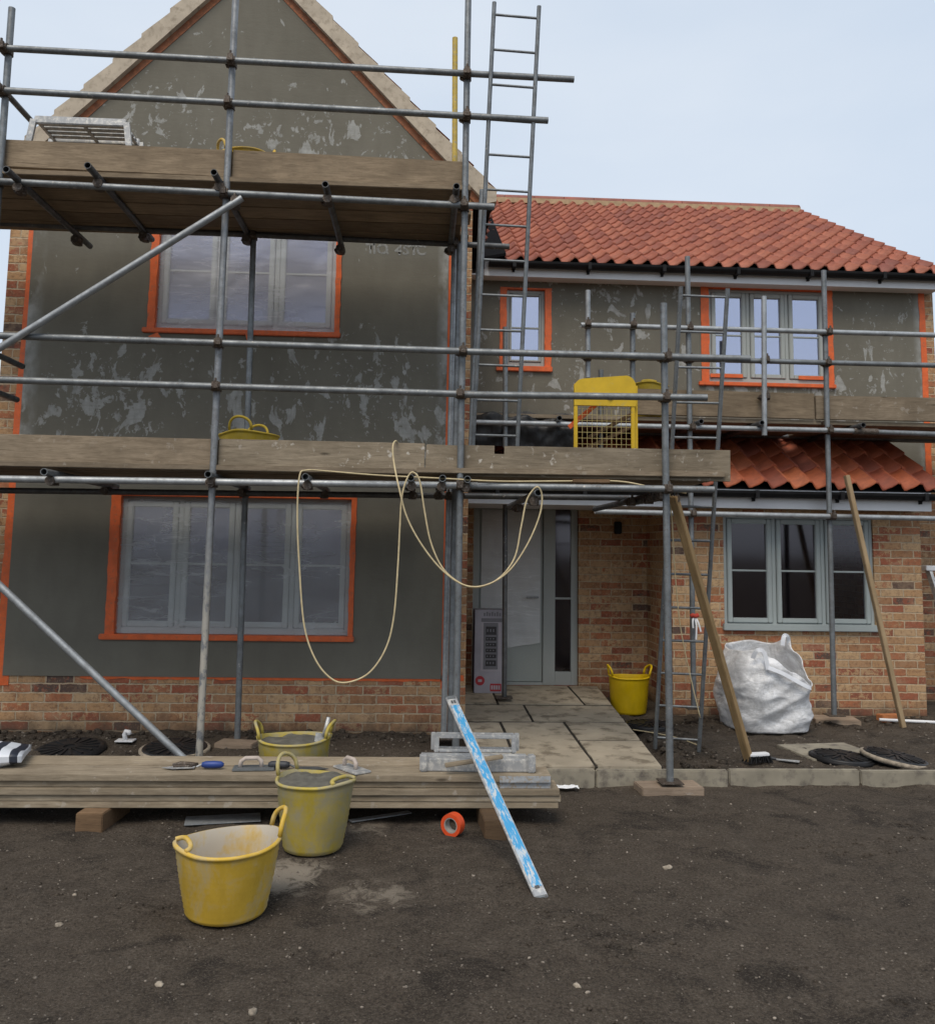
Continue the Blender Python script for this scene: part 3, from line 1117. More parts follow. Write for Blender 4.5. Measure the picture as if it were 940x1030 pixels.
# right verge edge
b = B()
for r in range(nrow):
    p0 = Vector((XV1, YEV, zE)) + sd * (r * slope.length / nrow)
    p1 = Vector((XV1, YEV, zE)) + sd * ((r + 1) * slope.length / nrow)
    b.prism([p0 + Vector((0, 0, -.05)), p1 + Vector((0, 0, -.05)), p1 + Vector((0, 0, .015)), p0 + Vector((0, 0, .045))], (.012, 0, 0))
obj('roof_verge', b, ridge_m, house)
# valley flashing beside the gable roof, its near-black colour standing in for shadow
b = B()
q0, q1 = Vector((.60, YEV - .05, zE - .02)), Vector((.60, YRG, zR - .02))
b.prism([q0, q1, q1 + Vector((.24, 0, .05)), q0 + Vector((.24, 0, .05))], (0, 0, .03))
obj('valley_flashing', b, m_plain('shadow_black', (.008, .008, .009), .95, spec=.03), house)
# fascia, soffit and gutter of the wing
zf0, zf1 = U(700, 283.5, YEV + .02).z, U(700, 275, YEV + .02).z
b = B().box((.62, YEV + .02, zf0), (XV1 - .04, YEV + .045, zE - .01))
obj('fascia', b, white_m, house)
b = B().box((.42, YEV + .046, zf0 + .012), (XV1 - .04, YM + .02, zf0 + .03))
obj('soffit', b, white_m, house)


def gutter(name, x0, x1, Y, zt, r=.056):
    b = B()
    pts = [(Y - r * math.cos(math.pi * k / 8), zt - r * math.sin(math.pi * k / 8)) for k in range(9)]
    pts += [(Y + (r - .006) * math.cos(math.pi * k / 8), zt - (r - .006) * math.sin(math.pi * k / 8)) for k in range(9)]
    n = len(pts)
    vs = [(xx, p, z) for xx in (x0, x1) for p, z in pts]
    b.add(vs, [(i, (i + 1) % n, n + (i + 1) % n, n + i) for i in range(n)], False)
    b.add([(x0, p, z) for p, z in pts[:9]], [tuple(range(9))])
    b.add([(x1, p, z) for p, z in pts[:9]], [tuple(range(9))])
    o = obj(name, b, black_m, house)
    x = x0 + .25
    while x < x1:
        br = B().box((x, Y - r - .004, zt - r - .006), (x + .035, Y + r + .0, zt + .004))
        br.box((x + .004, Y + r - .02, zt - r - .03), (x + .031, Y + r + .004, zt - r + .02))
        obj('gutter_bracket', br, black_m, o)
        x += .80
    return o


gutter('gutter', .66, XV1, YEV - .042, zE - .035, .062)
# wing wall
b = B()
wall_grid(b, XZ + .002, XE, 2.35, EZ, [W3, W4], YM)
obj('rendered_wall', b, render_r, house)
b = B()
wall_grid(b, XZ + .002, XB1, -.1, 2.35, [DR, (XB0 + .12, XB1 - .12, .05, 2.2)], YM + .006)
b.quad((XE, YM + .004, -.1), (XE + .14, YM + .004, -.1), (XE + .14, YM + .004, EZ + .1), (XE, YM + .004, EZ + .1))
b.quad((XB1, YM + .006, -.1), (XE, YM + .006, -.1), (XE, YM + .006, 2.35), (XB1, YM + .006, 2.35))
b.add([(XE + .14, YM, -.1), (XE + .14, 16.4, -.1), (XE + .14, 16.4, zE), (XE + .14, YRG, zR - .06), (XE + .14, YM, zE + .1)], [(0, 1, 2, 3, 4)])
b.quad((XA, 16.4, -.1), (XE + .14, 16.4, -.1), (XE + .14, 16.4, zE), (XA, 16.4, zE))
obj('brick_wall', b, brick, house)
b = B()
tape_strip(b, (XE + .02, 2.4), (XE + .01, EZ), .07, .07, YM - .003)
obj('masking_tape', b, tape_m, house)
b = B()
tape_strip(b, (W3[0] - .3, EZ - .012), (W3[1] + .25, EZ - .012), .03, .02, YM - .003)
obj('masking_tape', b, tape_m, house)
# bay
b = B()
wall_grid(b, XB0, XB1, -.1, 2.25, [W5], YB)
b.quad((XB0, YB, -.1), (XB0, YB, 2.25), (XB0, YM, 2.25), (XB0, YM, -.1))
b.quad((XB1, YB, -.1), (XB1, YM, -.1), (XB1, YM, 2.25), (XB1, YB, 2.25))
obj('brick_bay', b, brick, house)
# lean-to roof over bay and porch
YLE = YB - .33
zLE = U(800, 489, YLE).z
ls = Vector((0, YM - YLE, .56 * (YM - YLE)))
pantile('lean_to_roof', (XZ + .02, YLE, zLE), (1, 0, 0), ls, 21, 4, (4.88 - XZ - .02) / 21, ls.length / 4, tile_new)
b = B()
b.quad((XZ + .02, YLE + .02, zLE - .035), (4.86, YLE + .02, zLE - .035), (4.86, YM - .01, zLE + ls.z - .035), (XZ + .02, YM - .01, zLE + ls.z - .035))
obj('roof_deck', b, black_m, house)
b = B()
for r in range(4):
    p0 = Vector((4.87, YLE, zLE)) + ls * (r / 4)
    p1 = Vector((4.87, YLE, zLE)) + ls * ((r + 1) / 4)
    b.prism([p0 + Vector((0, 0, -.045)), p1 + Vector((0, 0, -.045)), p1 + Vector((0, 0, .015)), p0 + Vector((0, 0, .045))], (.015, 0, 0))
obj('roof_verge', b, mortar_y, house)
zl0 = U(800, 512, YLE + .03).z
b = B().box((XZ + .01, YLE + .03, zl0), (4.80, YLE + .055, zLE - .03))
obj('fascia', b, white_m, house)
b = B().box((XZ + .01, YLE + .056, zl0 + .012), (4.80, YM - .01, zl0 + .03))
obj('soffit', b, white_m, house)
gutter('gutter', XZ + .02, 4.90, YLE - .035, zLE - .055, .062)
b = B()
vs, nx = [], 40
for i in range(nx + 1):
    x = .55 + 1.05 * i / nx
    zt_ = U(520, 415, YM - .06).z
    for k, (dy, dz) in enumerate(((-.03, .0), (-.06, -.05), (-.08, -.11), (-.12, -.24))):
        vs.append((x, YM + dy - .02 * abs(noise.noise(Vector((x * 9, k * 2, 4)))), zt_ + dz + .035 * noise.noise(Vector((x * 5, k * 1.2, 1)))))
b.add(vs, [(4 * i + k, 4 * i + 4 + k, 4 * i + 5 + k, 4 * i + 1 + k) for i in range(nx) for k in range(3)], True)
obj('roofing_felt', b, felt_m, house)
# gable roof slopes behind the verge
for sgn in (-1, 1):
    xo = AX + sgn * 2.17
    v = Vector((AX - xo, 0, AZ - rake(xo)))
    pantile('roof', (xo, YL - .02, rake(xo) - .03), (0, 1, 0), v, 32, 10, .20, v.length / 10, tile)
    b = B()
    b.quad((xo, YL, rake(xo) - .09), (xo, 14.1, rake(xo) - .09), (AX, 14.1, AZ - .09), (AX, YL, AZ - .09))
    obj('roof_deck', b, black_m, house)
# inside: floors, partitions
b = B().box((XA + .05, YL + .15, 2.42), (XZ - .05, 13.3, 2.6))
b.box((XZ + .05, YM + .16, 2.42), (XE, 13.3, 2.6))
b.box((XA + .05, YL + .15, -.08), (XZ - .05, 13.3, .02))
b.box((XZ + .05, YM + .16, -.08), (XE, 13.3, .02))
b.box((XA + .05, YL + .15, 4.75), (XZ - .05, 13.3, 4.85))
b.box((XZ + .05, YM + .16, EZ + .05), (XE, 13.3, EZ + .12))
obj('interior_floor', b, inner_m, house)
b = B().box((XA + .05, 10.6, .02), (XZ - .05, 10.7, 4.75)).box((XZ + .05, 12.2, .02), (XE, 12.3, 4.8))
b.box((2.2, YM + .2, .02), (2.28, 12.2, 4.8))
obj('interior_wall', b, inner_m, house)


# ------------------------------------------------------------------ windows
def window(w, Y, lights, fm, gm, taped=None, sheet=None, sill=None, bar=True, rec=.035, label=None, bartop=.5, sw=.046):
    x0, x1, z0, z1 = w
    tl, trr, tt, tb = taped or (0, 0, 0, 0)
    fx0, fx1, fz0, fz1 = x0 + tl, x1 - trr, z0 + tb, z1 - tt
    yf = Y + rec
    fw, mw, dp = .036, .042, .07
    b = B()
    b.bbox((fx0, yf, fz0), (fx0 + fw, yf + dp, fz1), .005)
    b.bbox((fx1 - fw, yf, fz0), (fx1, yf + dp, fz1), .005)
    b.bbox((fx0 + fw, yf + .001, fz1 - fw), (fx1 - fw, yf + dp, fz1), .005)
    b.bbox((fx0 + fw, yf + .001, fz0), (fx1 - fw, yf + dp, fz0 + fw * 1.5), .005)
    lw = (fx1 - fx0 - 2 * fw - (lights - 1) * mw) / lights
    for i in range(1, lights):
        xm = fx0 + fw + i * lw + (i - 1) * mw
        b.bbox((xm, yf + .002, fz0 + fw), (xm + mw, yf + dp, fz1 - fw), .005)
    win = obj('window', b, fm, house, label=label)
    for i in range(lights):
        xa = fx0 + fw + i * (lw + mw) + .004
        xb = xa + lw - .008
        za, zb = fz0 + fw * 1.5 + .004, fz1 - fw - .004
        yy = yf - .012
        s = B()
        s.bbox((xa, yy, za), (xa + sw, yy + .06, zb), .007)
        s.bbox((xb - sw, yy, za), (xb, yy + .06, zb), .007)
        s.bbox((xa + sw - .004, yy + .001, za), (xb - sw + .004, yy + .06, za + sw), .007)
        s.bbox((xa + sw - .004, yy + .001, zb - sw), (xb - sw + .004, yy + .06, zb), .007)
        obj('sash', s, fm, win)
        g = B().box((xa + sw - .002, yy + .03, za + sw - .002), (xb - sw + .002, yy + .034, zb - sw + .002))
        obj('glass', g, gm, win)
        if bar:
            zm = za + (zb - za) * bartop
            k = B().bbox((xa + sw - .003, yy + .018, zm - .009), (xb - sw + .003, yy + .0295, zm + .009), .003)
            obj('glazing_bar', k, fm, win)
    if taped:
        for q in (((x0 + .001, Y - .006, z0 + .03), (x0 + tl, yf + .02, z1 - .002), tl),
                  ((x1 - trr, Y - .006, z0 + .03), (x1 - .001, yf + .02, z1 - .002), trr),
                  ((x0 + .002, Y - .005, z1 - tt), (x1 - .002, yf + .02, z1 - .001), tt)):
            if q[2] > .004:
                tb_ = B().bbox(q[0], q[1], .004)
                if q[2] != tt:
                    xm_ = (q[0][0] + q[1][0]) / 2
                    tape_strip(tb_, (xm_, q[0][2]), (xm_, q[1][2]), q[2] * .95, q[2] * 1.05, Y - .0065, 22, .0055)
                obj('masking_tape', tb_, tape_m, win)
        if tb > .004:
            obj('masking_tape', B().bbox((x0 - .035, Y - .035, z0 - .012), (x1 + .01, yf + .02, z0 + tb), .006), tape_m, win)
    if sill:
        obj('sill', B().bbox((x0 - .02, Y - .05, z0 - .012), (x1 + .03, yf + .03, z0 + sill), .006), fm, win)
    if sheet:
        nx, nz = 60, 36
        vs = []
        for j in range(nz + 1):
            for i in range(nx + 1):
                x = fx0 - .004 + (fx1 - fx0 + .008) * i / nx
                z = fz0 + .004 + (fz1 - fz0 - .0) * j / nz
                t = noise.fractal(Vector((x * 2.2 + z * 1.2, z * 2.6, 3)), .7, 2.1, 4) * .014
                t += .012 * abs(math.sin((x * .7 - z) * 9 + 2 * noise.noise(Vector((x * 2, z * 2, 0))))) ** 8
                vs.append((x, yf - .026 + t * .6, z))
        s = B().add(vs, [(j * (nx + 1) + i, j * (nx + 1) + i + 1, (j + 1) * (nx + 1) + i + 1, (j + 1) * (nx + 1) + i) for j in range(nz) for i in range(nx)], True)
        obj('plastic_sheet', s, sheet, win)
    return win


window(W1, YL - .014, 3, sage, glass_film, (.062, .046, .045, .03), sheet_up, rec=.06, label='three-light window under orange tape and clear film, upper floor of the gable')
window(W2, YL - .014, 4, sage, glass_mid, (.078, .042, .03, .032), sheet_m, rec=.06, label='four-light window under wrinkled polythene, ground floor of the gable')
window(W3, YM, 1, sage, glass_up, (.07, .07, .02, .045), None, rec=.04, sw=.022, label='narrow single-light window under the wing eaves')
window(W4, YM, 3, sage, glass_up, (.085, .06, .03, .03), None, rec=.03, label='three-light window with orange tape under the wing eaves')
window(W5, YB, 3, sage_b, glass_lo, None, None, sill=.05, rec=.02, label='untaped grey-blue three-light window in the brick bay')
for px_, py_, sx_, sz_ in ((156, 337, .06, .05), (250, 334, .03, .09)):
    q_ = U(px_, py_, YL - .06)
    obj('masking_tape', (B().prism([q_ + Vector((-sx_, 0, -.01)), q_ + Vector((-sx_ * .2, -.012, -sz_)), q_ + Vector((sx_ * .9, 0, -sz_ * .5)), q_ + Vector((sx_ * .3, 0, sz_ * .5))], (0, .004, 0))), tape_m, house)
# tape on the bottom rails of the wing's three-light window
b = B()
lwid = (W4[1] - W4[0]) / 3
for i in (0, 2):
    b.box((W4[0] + .10 + i * lwid, YM + .008, W4[2] + .085), (W4[0] + .10 + i * lwid + .36, YM + .0165, W4[2] + .125))
obj('masking_tape', b, tape_m, house)

# ------------------------------------------------------------------ front door with sidelight
x0, x1, z0, z1 = DR
yd = YM + .07
dx = U(547, 600, YM).x
sx = U(559, 600, YM).x
b = B()
b.bbox((x0, yd, z0), (x0 + .07, yd + .08, z1), .005)
b.bbox((dx, yd - .01, z0), (sx, yd + .08, z1), .005)
b.bbox((x1 - .07, yd, z0), (x1, yd + .08, z1), .005)
b.bbox((x0 + .07, yd + .002, z1 - .07), (x1 - .07, yd + .08, z1), .005)
b.bbox((x0 + .07, yd - .012, z0), (dx, yd + .08, z0 + .03), .004)
b.bbox((sx, yd + .002, z0), (x1 - .07, yd + .08, z0 + .14), .005)
fr = obj('door_frame', b, sage, house)
obj('sidelight_glass', B().box((sx - .002, yd + .03, z0 + .13), (x1 - .068, yd + .034, z1 - .068)), glass_lo, fr)
obj('glazing_bar', B().box((sx, yd + .012, 1.07), (x1 - .07, yd + .029, 1.09)), sage, fr)
b = B().bbox((x0 + .073, yd + .02, z0 + .034), (dx - .004, yd + .065, z1 - .073), .004)
door = obj('door', b, door_m, house)
hx = U(541, 597, YM).x
b = B().box((hx - .018, yd + .008, .95), (hx + .018, yd + .0195, 1.17))
b.tube((hx, yd + .01, 1.09), (hx, yd - .045, 1.09), .011)
b.tube((hx + .005, yd - .042, 1.09), (hx - .12, yd - .042, 1.088), .010)
obj('handle', b, steel_l, door)
nx, nz = 30, 40
vs = []
for j in range(nz + 1):
    for i in range(nx + 1):
        x = x0 + .09 + (dx - x0 - .12) * i / nx
        zb = .62 + .03 * noise.noise(Vector((x * 5, 0, 0))) - .05 * math.sin(math.pi * i / nx)
        z = zb + (z1 - .09 - zb) * j / nz
        t = .02 * noise.fractal(Vector((x * 3, z * 3, 5)), .7, 2, 3)
        vs.append((x, yd + .008 - abs(t) * .7, z))
obj('plastic_sheet', B().add(vs, [(j * (nx + 1) + i, j * (nx + 1) + i + 1, (j + 1) * (nx + 1) + i + 1, (j + 1) * (nx + 1) + i) for j in range(nz) for i in range(nx)], True), sheet_door, door)
# small black wall light between door and bay
p = U(620.5, 531, YM)
b = B().bbox((p.x - .035, YM - .07, p.z - .065), (p.x + .035, YM + .004, p.z + .065), .008)
obj('wall_light', b, black_m, house)

# ------------------------------------------------------------------ scaffolds
TR = .02415
coup = {}


def coupler(parent, p, vert=True, along='x'):
    """double coupler: two clamp shells with a bolt each"""
    key = (vert, along)
    if key not in coup:
        b = B()
        b.tube((0, 0, -.028), (0, 0, .028), .033, 10)
        b.box((-.044, -.02, -.02), (-.03, .02, .02))
        off = Vector((0, -.052, 0))
        if along == 'x':
            b.tube(off + Vector((-.028, 0, 0)), off + Vector((.028, 0, 0)), .033, 10)
            b.box((-.018, -.10, -.018), (.018, -.08, .03))
            b.tube((.0, -.09, .02), (.0, -.09, .052), .009, 6)
        else:
            b.tube(off + Vector((0, -.03, 0)), off + Vector((0, .03, 0)), .033, 10)
        b.tube((-.045, -.03, .0), (-.045, .03, .0), .009, 6)
        me = bpy.data.meshes.new('coupler')
        me.from_pydata([tuple(v) for v in b.v], [], b.f)
        me.materials.append(rusty)
        coup[key] = me
    o = bpy.data.objects.new('coupler', coup[key])
    COL.objects.link(o)
    o.parent = parent
    o.location = Vector(p) - ORIGIN[parent.name]
    o.rotation_euler = (0, 0, random.uniform(-.15, .15))
    return o


def line_at(l, px=None, Y=None, x=None, z=None):
    a, b = l
    if x is not None:
        t = (x - a.x) / (b.x - a.x)
    else:
        t = (z - a.z) / (b.z - a.z)
    return a.lerp(b, t)


def tubeobj(name, parent, p0, p1, m=None, hollow=True, r=TR):
    return obj(name, B().tube(p0, p1, r, 12, hollow), m or steel, parent)


sc = thing('scaffold', 'two-deck tube scaffold standing in front of the grey rendered gable', 'scaffold', (-1.4, YO, 0))
YG = YO - .05           # guard rails clamp on the outside
st = {}


def standard(key, parent, top, bot, Y, m=None, foot=True):
    p1 = U(*top, Y)
    p0 = U(*bot, Y)
    st[key] = (p0, p1)
    return tubeobj('standard', parent, p0, p1, m)


standard('a', sc, (237.6, -14), (200, 768), YO, steel_w)
standard('b', sc, (471, -14), (458, 757), YO)
YC = 6.06
standard('c', sc, (667, 305), (673.6, 786), YC)
standard('z', sc, (12, 8), (-46, 800), YO)
standard('ia', sc, (255, 236), (238.6, 743), YI)
standard('ib', sc, (457, 246), (446, 742), YI, steel_l)
standard('ic', sc, (462, 246), (452.5, 742), YI - .1)
standard('y', sc, (457.5, 38), (457, 236), YI, yellow_pole)
standard('k', sc, (485, 191), (473, 470), 7.0)
standard('d', sc, (508, 498), (507, 701), 8.6, steel_d)
for k in ('ia', 'ib', 'd', 'c', 'ic'):
    p = st[k][0]
    obj('base_plate', B().bbox((p.x - .075, p.y - .075, p.z - .006), (p.x + .075, p.y + .075, p.z + .002), .002), rusty, sc)


def rail(name, parent, a, b, Y, m=None):
    ya_, yb_ = Y if isinstance(Y, tuple) else (Y, Y)
    p0, p1 = U(*a, ya_), U(*b, yb_)
    tubeobj(name, parent, p0, p1, m)
    return (p0, p1)


r1 = rail('guard_rail', sc, (-45, 45.5), (577, 79.7), YG)
r2 = rail('guard_rail', sc, (-45, 88), (551, 121), YG)
l1 = rail('ledger', sc, (-45, 180), (497, 208), YG)
r3 = rail('guard_rail', sc, (-45, 336), (470, 353.3), YG)
r3b = rail('guard_rail', sc, (461, 353.4), (754, 361), (YG + .004, YC - .12))
r4 = rail('guard_rail', sc, (-45, 380.5), (478, 396.6), YG)
r4b = rail('guard_rail', sc, (461, 396.7), (711, 400), (YG + .004, YC - .09))
l2 = rail('ledger', sc, (-45, 481), (480, 488.5), YG, steel_l)
l2b = rail('ledger', sc, (461, 488.6), (718, 492.5), (YG + .004, YC - .09))
l1i = rail('ledger', sc, (-30, 223), (512, 248), YI - .05, steel_d)
l2i = rail('ledger', sc, (-30, 493), (640, 501), YI - .05, steel_d)
for rr in (r1, r2, l1, r3, r4, l2):
    for k in ('a', 'b', 'z'):
        p = line_at(st[k], z=line_at(rr, x=st[k][0].x).z)
        coupler(sc, p)
for rr in (r3b, r4b, l2b):
    coupler(sc, line_at(st['c'], z=line_at(rr, x=st['c'][0].x).z))
for rr, ks in ((l1i, ('ia', 'ib')), (l2i, ('ia', 'ib'))):
    for k in ks:
        p = line_at(st[k], z=line_at(rr, x=st[k][0].x).z)
        coupler(sc, p)
# braces
br1 = rail('brace', sc, (-40, 374.5), (243.5, 199), YG - .05, steel_l)
br2 = rail('brace', sc, (-40, 551.5), (192, 770), YG - .04, steel_l)
coupler(sc, U(237, 206, YO - .02))
# transoms, straight back under the boards
for (px, py), ya, yb in (((6, 170), 5.95, 7.5), ((88, 166), 5.95, 7.42), ((215, 173), 6.0, 7.42), ((327, 185), 6.0, 7.42), ((459, 187), 6.02, 7.42),
                         ((44, 474.5), 6.02, 7.45), ((209, 477), 6.04, 7.45), ((307, 479.5), 6.03, 7.45), ((413, 480.5), 6.03, 7.45), ((445, 481), 6.04, 7.45), ((470, 482), 6.06, 7.45), ((541, 495.5), 6.0, 8.0)):
    p = U(px, py, ya)
    tubeobj('transom', sc, p, (p.x, yb, p.z), steel_d if py < 200 else steel)
    coupler(sc, (p.x, YG + .05, p.z - .05), True, 'y')
    coupler(sc, (p.x, YI - .0, p.z - .05), True, 'y')
# end guards at the far left
for (px, py) in ((32, 122), (22.5, 368.5), (17, 402)):
    p = U(px, py, 7.45)
    tubeobj('end_guard', sc, (p.x, 5.95, p.z), p, steel_d)
p = U(5, 130, 7.3)
tubeobj('end_guard', sc, (p.x - .1, 6.0, p.z + .02), (p.x, 7.2, p.z), steel_d)


def deck(parent, x0, x1, y0, n, z, m, bw=.225, gap=.006, slope=0.0, skew=0.0):
    for i in range(n):
        y = y0 + bw / 2 + i * (bw + gap)
        dz = random.uniform(-.003, .003)
        j = random.uniform(-.04, .04) if i else 0
        beam('deck_board', (x0 + j, y, z + dz), (x1 + j, y + skew, z + dz + slope), bw, .038, m, parent, up=(0, 0, 1))


zu = U(230, 182.5, YO).z + .012
zl = U(230, 471, YO).z
deck(sc, -3.95, .31, YO - .01, 5, zu, board_u)
deck(sc, -3.95, -.05, YO - .01, 5, zl, board_m, slope=-.0)
deck(sc, -.03, 2.10, YO - .01, 4, zl + .012, board_m, skew=-.12)


def toe(parent, a_top, a_bot, b_top, b_bot, Y, m, name='toe_board', Y2=None):
    y2 = Y2 or Y
    p0 = (U(*a_top, Y) + U(*a_bot, Y)) / 2
    p1 = (U(*b_top, y2) + U(*b_bot, y2)) / 2
    h = (U(*a_top, Y) - U(*a_bot, Y)).length
    return beam(name, p0, p1, .038, h, m, parent)


YT = YO + .05
toe(sc, (-45, 138.5), (-45, 166), (233, 151.5), (233, 179.5), YT, board_u)
toe(sc, (234, 151.5), (234, 179.5), (466, 163.5), (466, 191), YT, board_u)
toe(sc, (-45, 435.5), (-45, 463.5), (219, 441.5), (219, 470), YT, board_m)
toe(sc, (220, 441.5), (220, 471), (427, 446.5), (427, 475), YT, board_s)
toe(sc, (428, 447), (428, 476), (465, 448), (465, 478), YT + .003, board_s)
tb_ = toe(sc, (466, 448), (466, 479), (733.5, 455), (733.5, 482.5), YT, board_s, Y2=YC + .05)
L_ = (U(733.5, 468, YC + .05) - U(466, 463, YT)).length
h_ = (U(466, 448, YT) - U(466, 479, YT)).length / 2
na, nb_ = L_ * 31 / 267, L_ * 41 / 267
me_ = bpy.data.meshes.new('toe_board')
q_ = B().prism([(0, -.019, -h_), (L_, -.019, -h_), (L_, -.019, h_), (nb_, -.019, h_), (nb_, -.019, h_ - .058), (na, -.019, h_ - .058), (na, -.019, h_), (0, -.019, h_)], (0, .038, 0))
me_.from_pydata([tuple(v) for v in q_.v], [], q_.f)
me_.materials.append(board_s)
tb_.data = me_
fixn(tb_)

# scaffold of the wing
sw = thing('scaffold', 'single-deck tube scaffold along the brick wing with timber toe boards below the eaves', 'scaffold', (3.7, YR, 0))
standard('p', sw, (691, 258), (697.5, 712), YR)
standard('q', sw, (828, 272), (838.6, 719), YR)
for k in ('q', 'p'):
    p = st[k][0]
    obj('base_plate', B().bbox((p.x - .075, p.y - .075, p.z - .006), (p.x + .075, p.y + .075, p.z + .002), .002), rusty, sw)
YH = YR - .05
e1 = rail('guard_rail', sw, (584, 326.8), (960, 337.6), YH, steel_l)
e2 = rail('guard_rail', sw, (584, 358.5), (960, 368), YH)
g1 = rail('ledger', sw, (470, 424.5), (872, 433.8), YH, steel_l)
g1b = rail('ledger', sw, (862, 434), (965, 437.5), YH - .003)
h1 = rail('ledger', sw, (598, 514.5), (960, 522), YH, steel_l)
g1i = rail('ledger', sw, (470, 432), (960, 443), 9.0, steel_d)
for rr in (e1, e2, g1, h1):
    for k in ('p', 'q'):
        coupler(sw, line_at(st[k], z=line_at(rr, x=st[k][0].x).z))
obj('sleeve_coupler', B().tube(U(858, 434, YH), U(882, 434.6, YH), .034, 10), rusty, sw)
for a_, b_, Y_ in (((591, 292), (591, 380), YR + .0), ((636, 315), (636, 430), YR), ((604, 372), (604, 452), YR + .35), ((768, 298), (768.5, 438), YH - .05), ((508, 329), (508, 450), YR)):
    tubeobj('upright', sw, U(*b_, Y_), U(*a_, Y_), steel_l if a_[0] in (768, 591) else steel)
for px, py in ((768, 363), (768, 400), (591, 327), (636, 328), (591, 360), (636, 360)):
    coupler(sw, U(px, py, YR - .02))
zw = U(820, 424, YR).z
deck(sw, .45, 3.72, YR + .06, 5, zw, board_m)
deck(sw, 3.74, 5.75, YR + .06, 5, zw, board_m)
toe(sw, (636, 391), (636, 417), (818, 397.5), (818, 420.5), YR + .05, board_u)
toe(sw, (819.5, 398), (819.5, 422), (965, 401.5), (965, 424), YR + .05, board_m)
for px in (560, 700, 760, 860):
    p = U(px, 428, YR)
    tubeobj('transom', sw, (p.x, 7.9, zw - .045), (p.x, 9.05, zw - .045), steel_d)
# black sheet on the wing deck's left end, hung low in place of shade
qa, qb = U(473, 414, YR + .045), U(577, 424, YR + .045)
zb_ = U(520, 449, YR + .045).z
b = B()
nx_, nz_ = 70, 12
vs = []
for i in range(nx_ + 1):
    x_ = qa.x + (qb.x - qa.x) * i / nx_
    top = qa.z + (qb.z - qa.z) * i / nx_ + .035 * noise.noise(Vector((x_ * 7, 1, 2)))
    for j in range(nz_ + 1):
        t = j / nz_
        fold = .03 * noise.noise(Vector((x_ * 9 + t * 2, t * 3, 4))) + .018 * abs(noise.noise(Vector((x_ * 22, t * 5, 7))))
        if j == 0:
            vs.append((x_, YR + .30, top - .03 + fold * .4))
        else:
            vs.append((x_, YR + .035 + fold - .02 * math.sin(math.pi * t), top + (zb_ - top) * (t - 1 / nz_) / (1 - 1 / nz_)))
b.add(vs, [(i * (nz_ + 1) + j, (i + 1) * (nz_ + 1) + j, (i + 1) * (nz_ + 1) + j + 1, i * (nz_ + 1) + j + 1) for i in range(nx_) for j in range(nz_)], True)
tag(obj('plastic_sheet', b, felt_m), 'crumpled black sheet on the left end of the wing scaffold deck, its hanging part added for the shaded void below', 'plastic sheet')
# clutter of fittings at the corner under the lower deck
q = U(640, 500, 6.35)
for a_, b_ in (((598, 512, 7.9), (668, 496, 6.3)), ((632, 506, 6.9), (680, 498, 6.5))):
    tubeobj('brace', sc, U(*a_), U(*b_), steel_d)
for px, py, Y_ in ((660, 500, 6.3), (652, 503, 6.5), (634, 505, 6.8), (676, 503, 6.2)):
    coupler(sc, U(px, py, Y_))

# sole boards
for (px, py), sz, z, lb in (((672, 789), (.21, .10), .012, 'pale timber sole board on the soil under the scaffold standard by the path edging'),
                            ((838.6, 722), (.20, .13), SZ, 'timber sole board on the bed under the standard before the grey-blue window'),
                            ((238.6, 746), (.15, .09), SZ, 'worn timber sole board on the bed under the thin standard before the gable plinth')):
    c = G(px, py, z + .035)
    b = B().bbox((-sz[0], -sz[1], -.03), (sz[0], sz[1], .036), .006)
    o = tag(obj('sole_board', b, sole_m), lb, 'sole board', 'timber sole boards under scaffold standards')
    o.location = (c.x, c.y, z)
    o.rotation_euler = (0, 0, R(random.uniform(-12, 12)))


# ------------------------------------------------------------------ ladders
def ladder(label, bl, br, tl, tr_, spacing=.254, ph=.55, r=.016, m=None, group='steel pole ladders on the scaffold'):
    t = thing('ladder', label, 'ladder', (bl + br) / 2, 0, group)
    for a_, b_ in ((bl, tl), (br, tr_)):
        obj('stile', B().tube(a_, b_, r, 10), m or steel, t)
    L = (tl - bl).length
    n = int(L / spacing - ph) + 1
    for i in range(n):
        k = (i + ph) * spacing / L
        a_, b_ = bl.lerp(tl, k), br.lerp(tr_, k)
        d = (b_ - a_).normalized()
        obj('rung', B().tube(a_ - d * .012, b_ + d * .012, .0095, 8), m or steel, t)
    return t


dz = zl + .02
p0 = U(474.5, 462, 6.40)
p1 = U(519, 463, 6.40)
ladder('tall grey pole ladder rising from the lower deck past the top rails into the sky', Vector((p0.x, 6.42, dz)), Vector((p1.x, 6.42, dz)), U(497, 2, 6.07), U(542, 6, 6.07), ph=.08)
p0, p1 = G(658.5, 753, SZ), G(702.5, 756, SZ)
ladder('grey pole ladder standing on the soil behind the path edging, top beside the wing window', p0, p1, U(684.5, 288, 6.3), U(731.5, 290, 6.3), spacing=.262, ph=.35)


